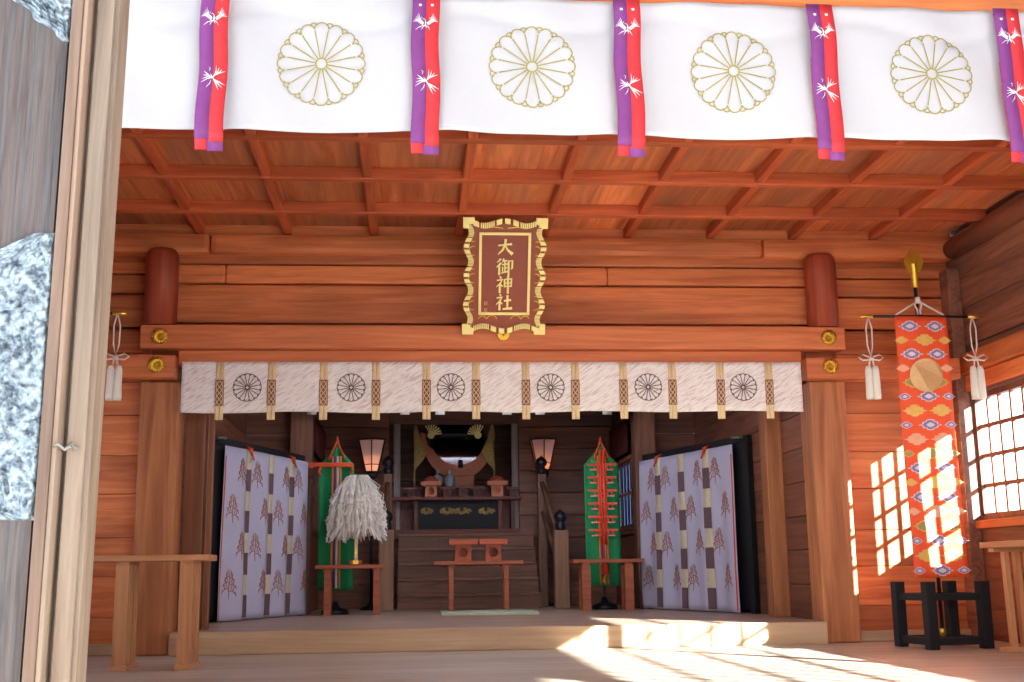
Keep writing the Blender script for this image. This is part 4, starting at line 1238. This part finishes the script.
o.ring_tube([(-.588, YD-.012, .836), (-.582, YD+.006, .850), (-.576, YD+.012, .838)], .0028, 8); o.build('wire_tie', 'wire', leaf)
def ornament(left, right, z0, z1, nm):
    o = MB(); nz, nx = 90, 60
    g = []
    for j in range(nz+1):
        v = z0+(z1-z0)*j/nz
        l, r = left(v), right(v)
        row = []
        for i in range(nx+1):
            u = l+(r-l)*i/nx
            e = min(i/nx*(r-l), (nx-i)/nx*(r-l)*3, (v-z0)*2+.0, (z1-v)*2)/.012
            e = max(0, min(1, e))
            swirl = math.sin(60*u+7*math.sin(38*v)+3*math.sin(70*(u+v)))*math.sin(52*v+6*math.sin(45*u+20*v))
            rel = .002+.011*abs(swirl)**.6
            row.append(o.v((u, YD-.001-e*rel, v)))
        g.append(row)
    for j in range(nz):
        for i in range(nx): o.face([g[j][i], g[j][i+1], g[j+1][i+1], g[j+1][i]], .5, True)
    q = o.build(nm, 'ornament', leaf, thick=0)
    q['label'] = 'blue-grey embossed metal plate'
def lf(v):
    s = (v-.705)/(1.243-.705); s = max(0, min(1, s))
    w = .30*math.sin(PI*s**.75)**.62
    return -.636 - w*(1+.07*math.sin(s*38)) - .004
ornament(lf, lambda v: -.635, .712, 1.238, 'metal_fitting')
ornament(lambda v: -.640-.10*((v-1.615)/.09)**.9*1.1-.006*math.sin(v*160) if v > 1.615 else -.640, lambda v: -.635, 1.616, 1.9, 'metal_fitting')

LEAN = math.radians(.75)
for q in (leaf, jam):
    q.matrix_world = Matrix.Translation((-.02, 0, 0)) @ Matrix.Translation((-.6, 2.2, 1.7)) @ Matrix.Rotation(LEAN, 4, 'Y') @ Matrix.Translation((.6, -2.2, -1.7))
# ============================================================ OUTSIDE
# hedge and pale wall outside the lattice windows
def bush(x, y, s, label, rnd):
    o = MB((x, y, -.9))
    for k in range(1400):
        a = rnd.random()*2*PI; c = rnd.uniform(-1, 1); r = s*(.6+.4*rnd.random()**.4)
        p = Vector((x+math.cos(a)*math.sqrt(1-c*c)*r, y+math.sin(a)*math.sqrt(1-c*c)*r, -.9+s*1.05+c*r))
        dx, dy = Vector((rnd.uniform(-1, 1), rnd.uniform(-1, 1), rnd.uniform(-1, 1))), Vector((rnd.uniform(-1, 1), rnd.uniform(-1, 1), rnd.uniform(-1, 1)))
        dx.normalize(); dy.normalize(); q = s*.09
        o.face([o.v(p-dx*q), o.v(p-dy*q*.6), o.v(p+dx*q), o.v(p+dy*q*.6)], rnd.random())
    o.ring_tube([(x, y, -.9), (x, y, -.9+s)], .06, 8)
    tag(o.build('shrub', 'foliage'), label, 'shrub')
rb_ = random.Random(5)

# ============================================================ LIGHT
w = bpy.data.worlds.new('sky'); sc.world = w; w.use_nodes = True
nt = w.node_tree; N, L = nt.nodes, nt.links
bg = N['Background']
tc = N.new('ShaderNodeTexCoord'); sx = N.new('ShaderNodeSeparateXYZ'); L.new(tc.outputs['Generated'], sx.inputs[0])
rp = N.new('ShaderNodeValToRGB'); L.new(sx.outputs['Z'], rp.inputs[0])
rp.color_ramp.elements[0].position = 0; rp.color_ramp.elements[0].color = (1.0, .97, .93, 1)
rp.color_ramp.elements[1].position = .6; rp.color_ramp.elements[1].color = (.55, .72, 1.0, 1)
L.new(rp.outputs[0], bg.inputs[0]); bg.inputs[1].default_value = 3.2
sd = bpy.data.lights.new('sun', 'SUN'); sd.energy = 34; sd.angle = math.radians(.6); sd.color = (1, .96, .9)
so = bpy.data.objects.new('sun', sd); COL.objects.link(so)
dv = Vector((-.7, 1, -.40)).normalized()
so.rotation_euler = dv.to_track_quat('-Z', 'Y').to_euler()
so.location = (10, -10, 8)

sc.view_settings.view_transform = 'Standard'; sc.view_settings.look = 'None'
sc.view_settings.exposure = .72; sc.view_settings.gamma = 1; sc.view_settings.use_curve_mapping = False
sc.cycles.max_bounces = 10; sc.cycles.diffuse_bounces = 6; sc.cycles.transparent_max_bounces = 12
sc.cycles.caustics_reflective = False; sc.cycles.caustics_refractive = False
sc.cycles.sample_clamp_indirect = 6
sc.cycles.use_denoising = True
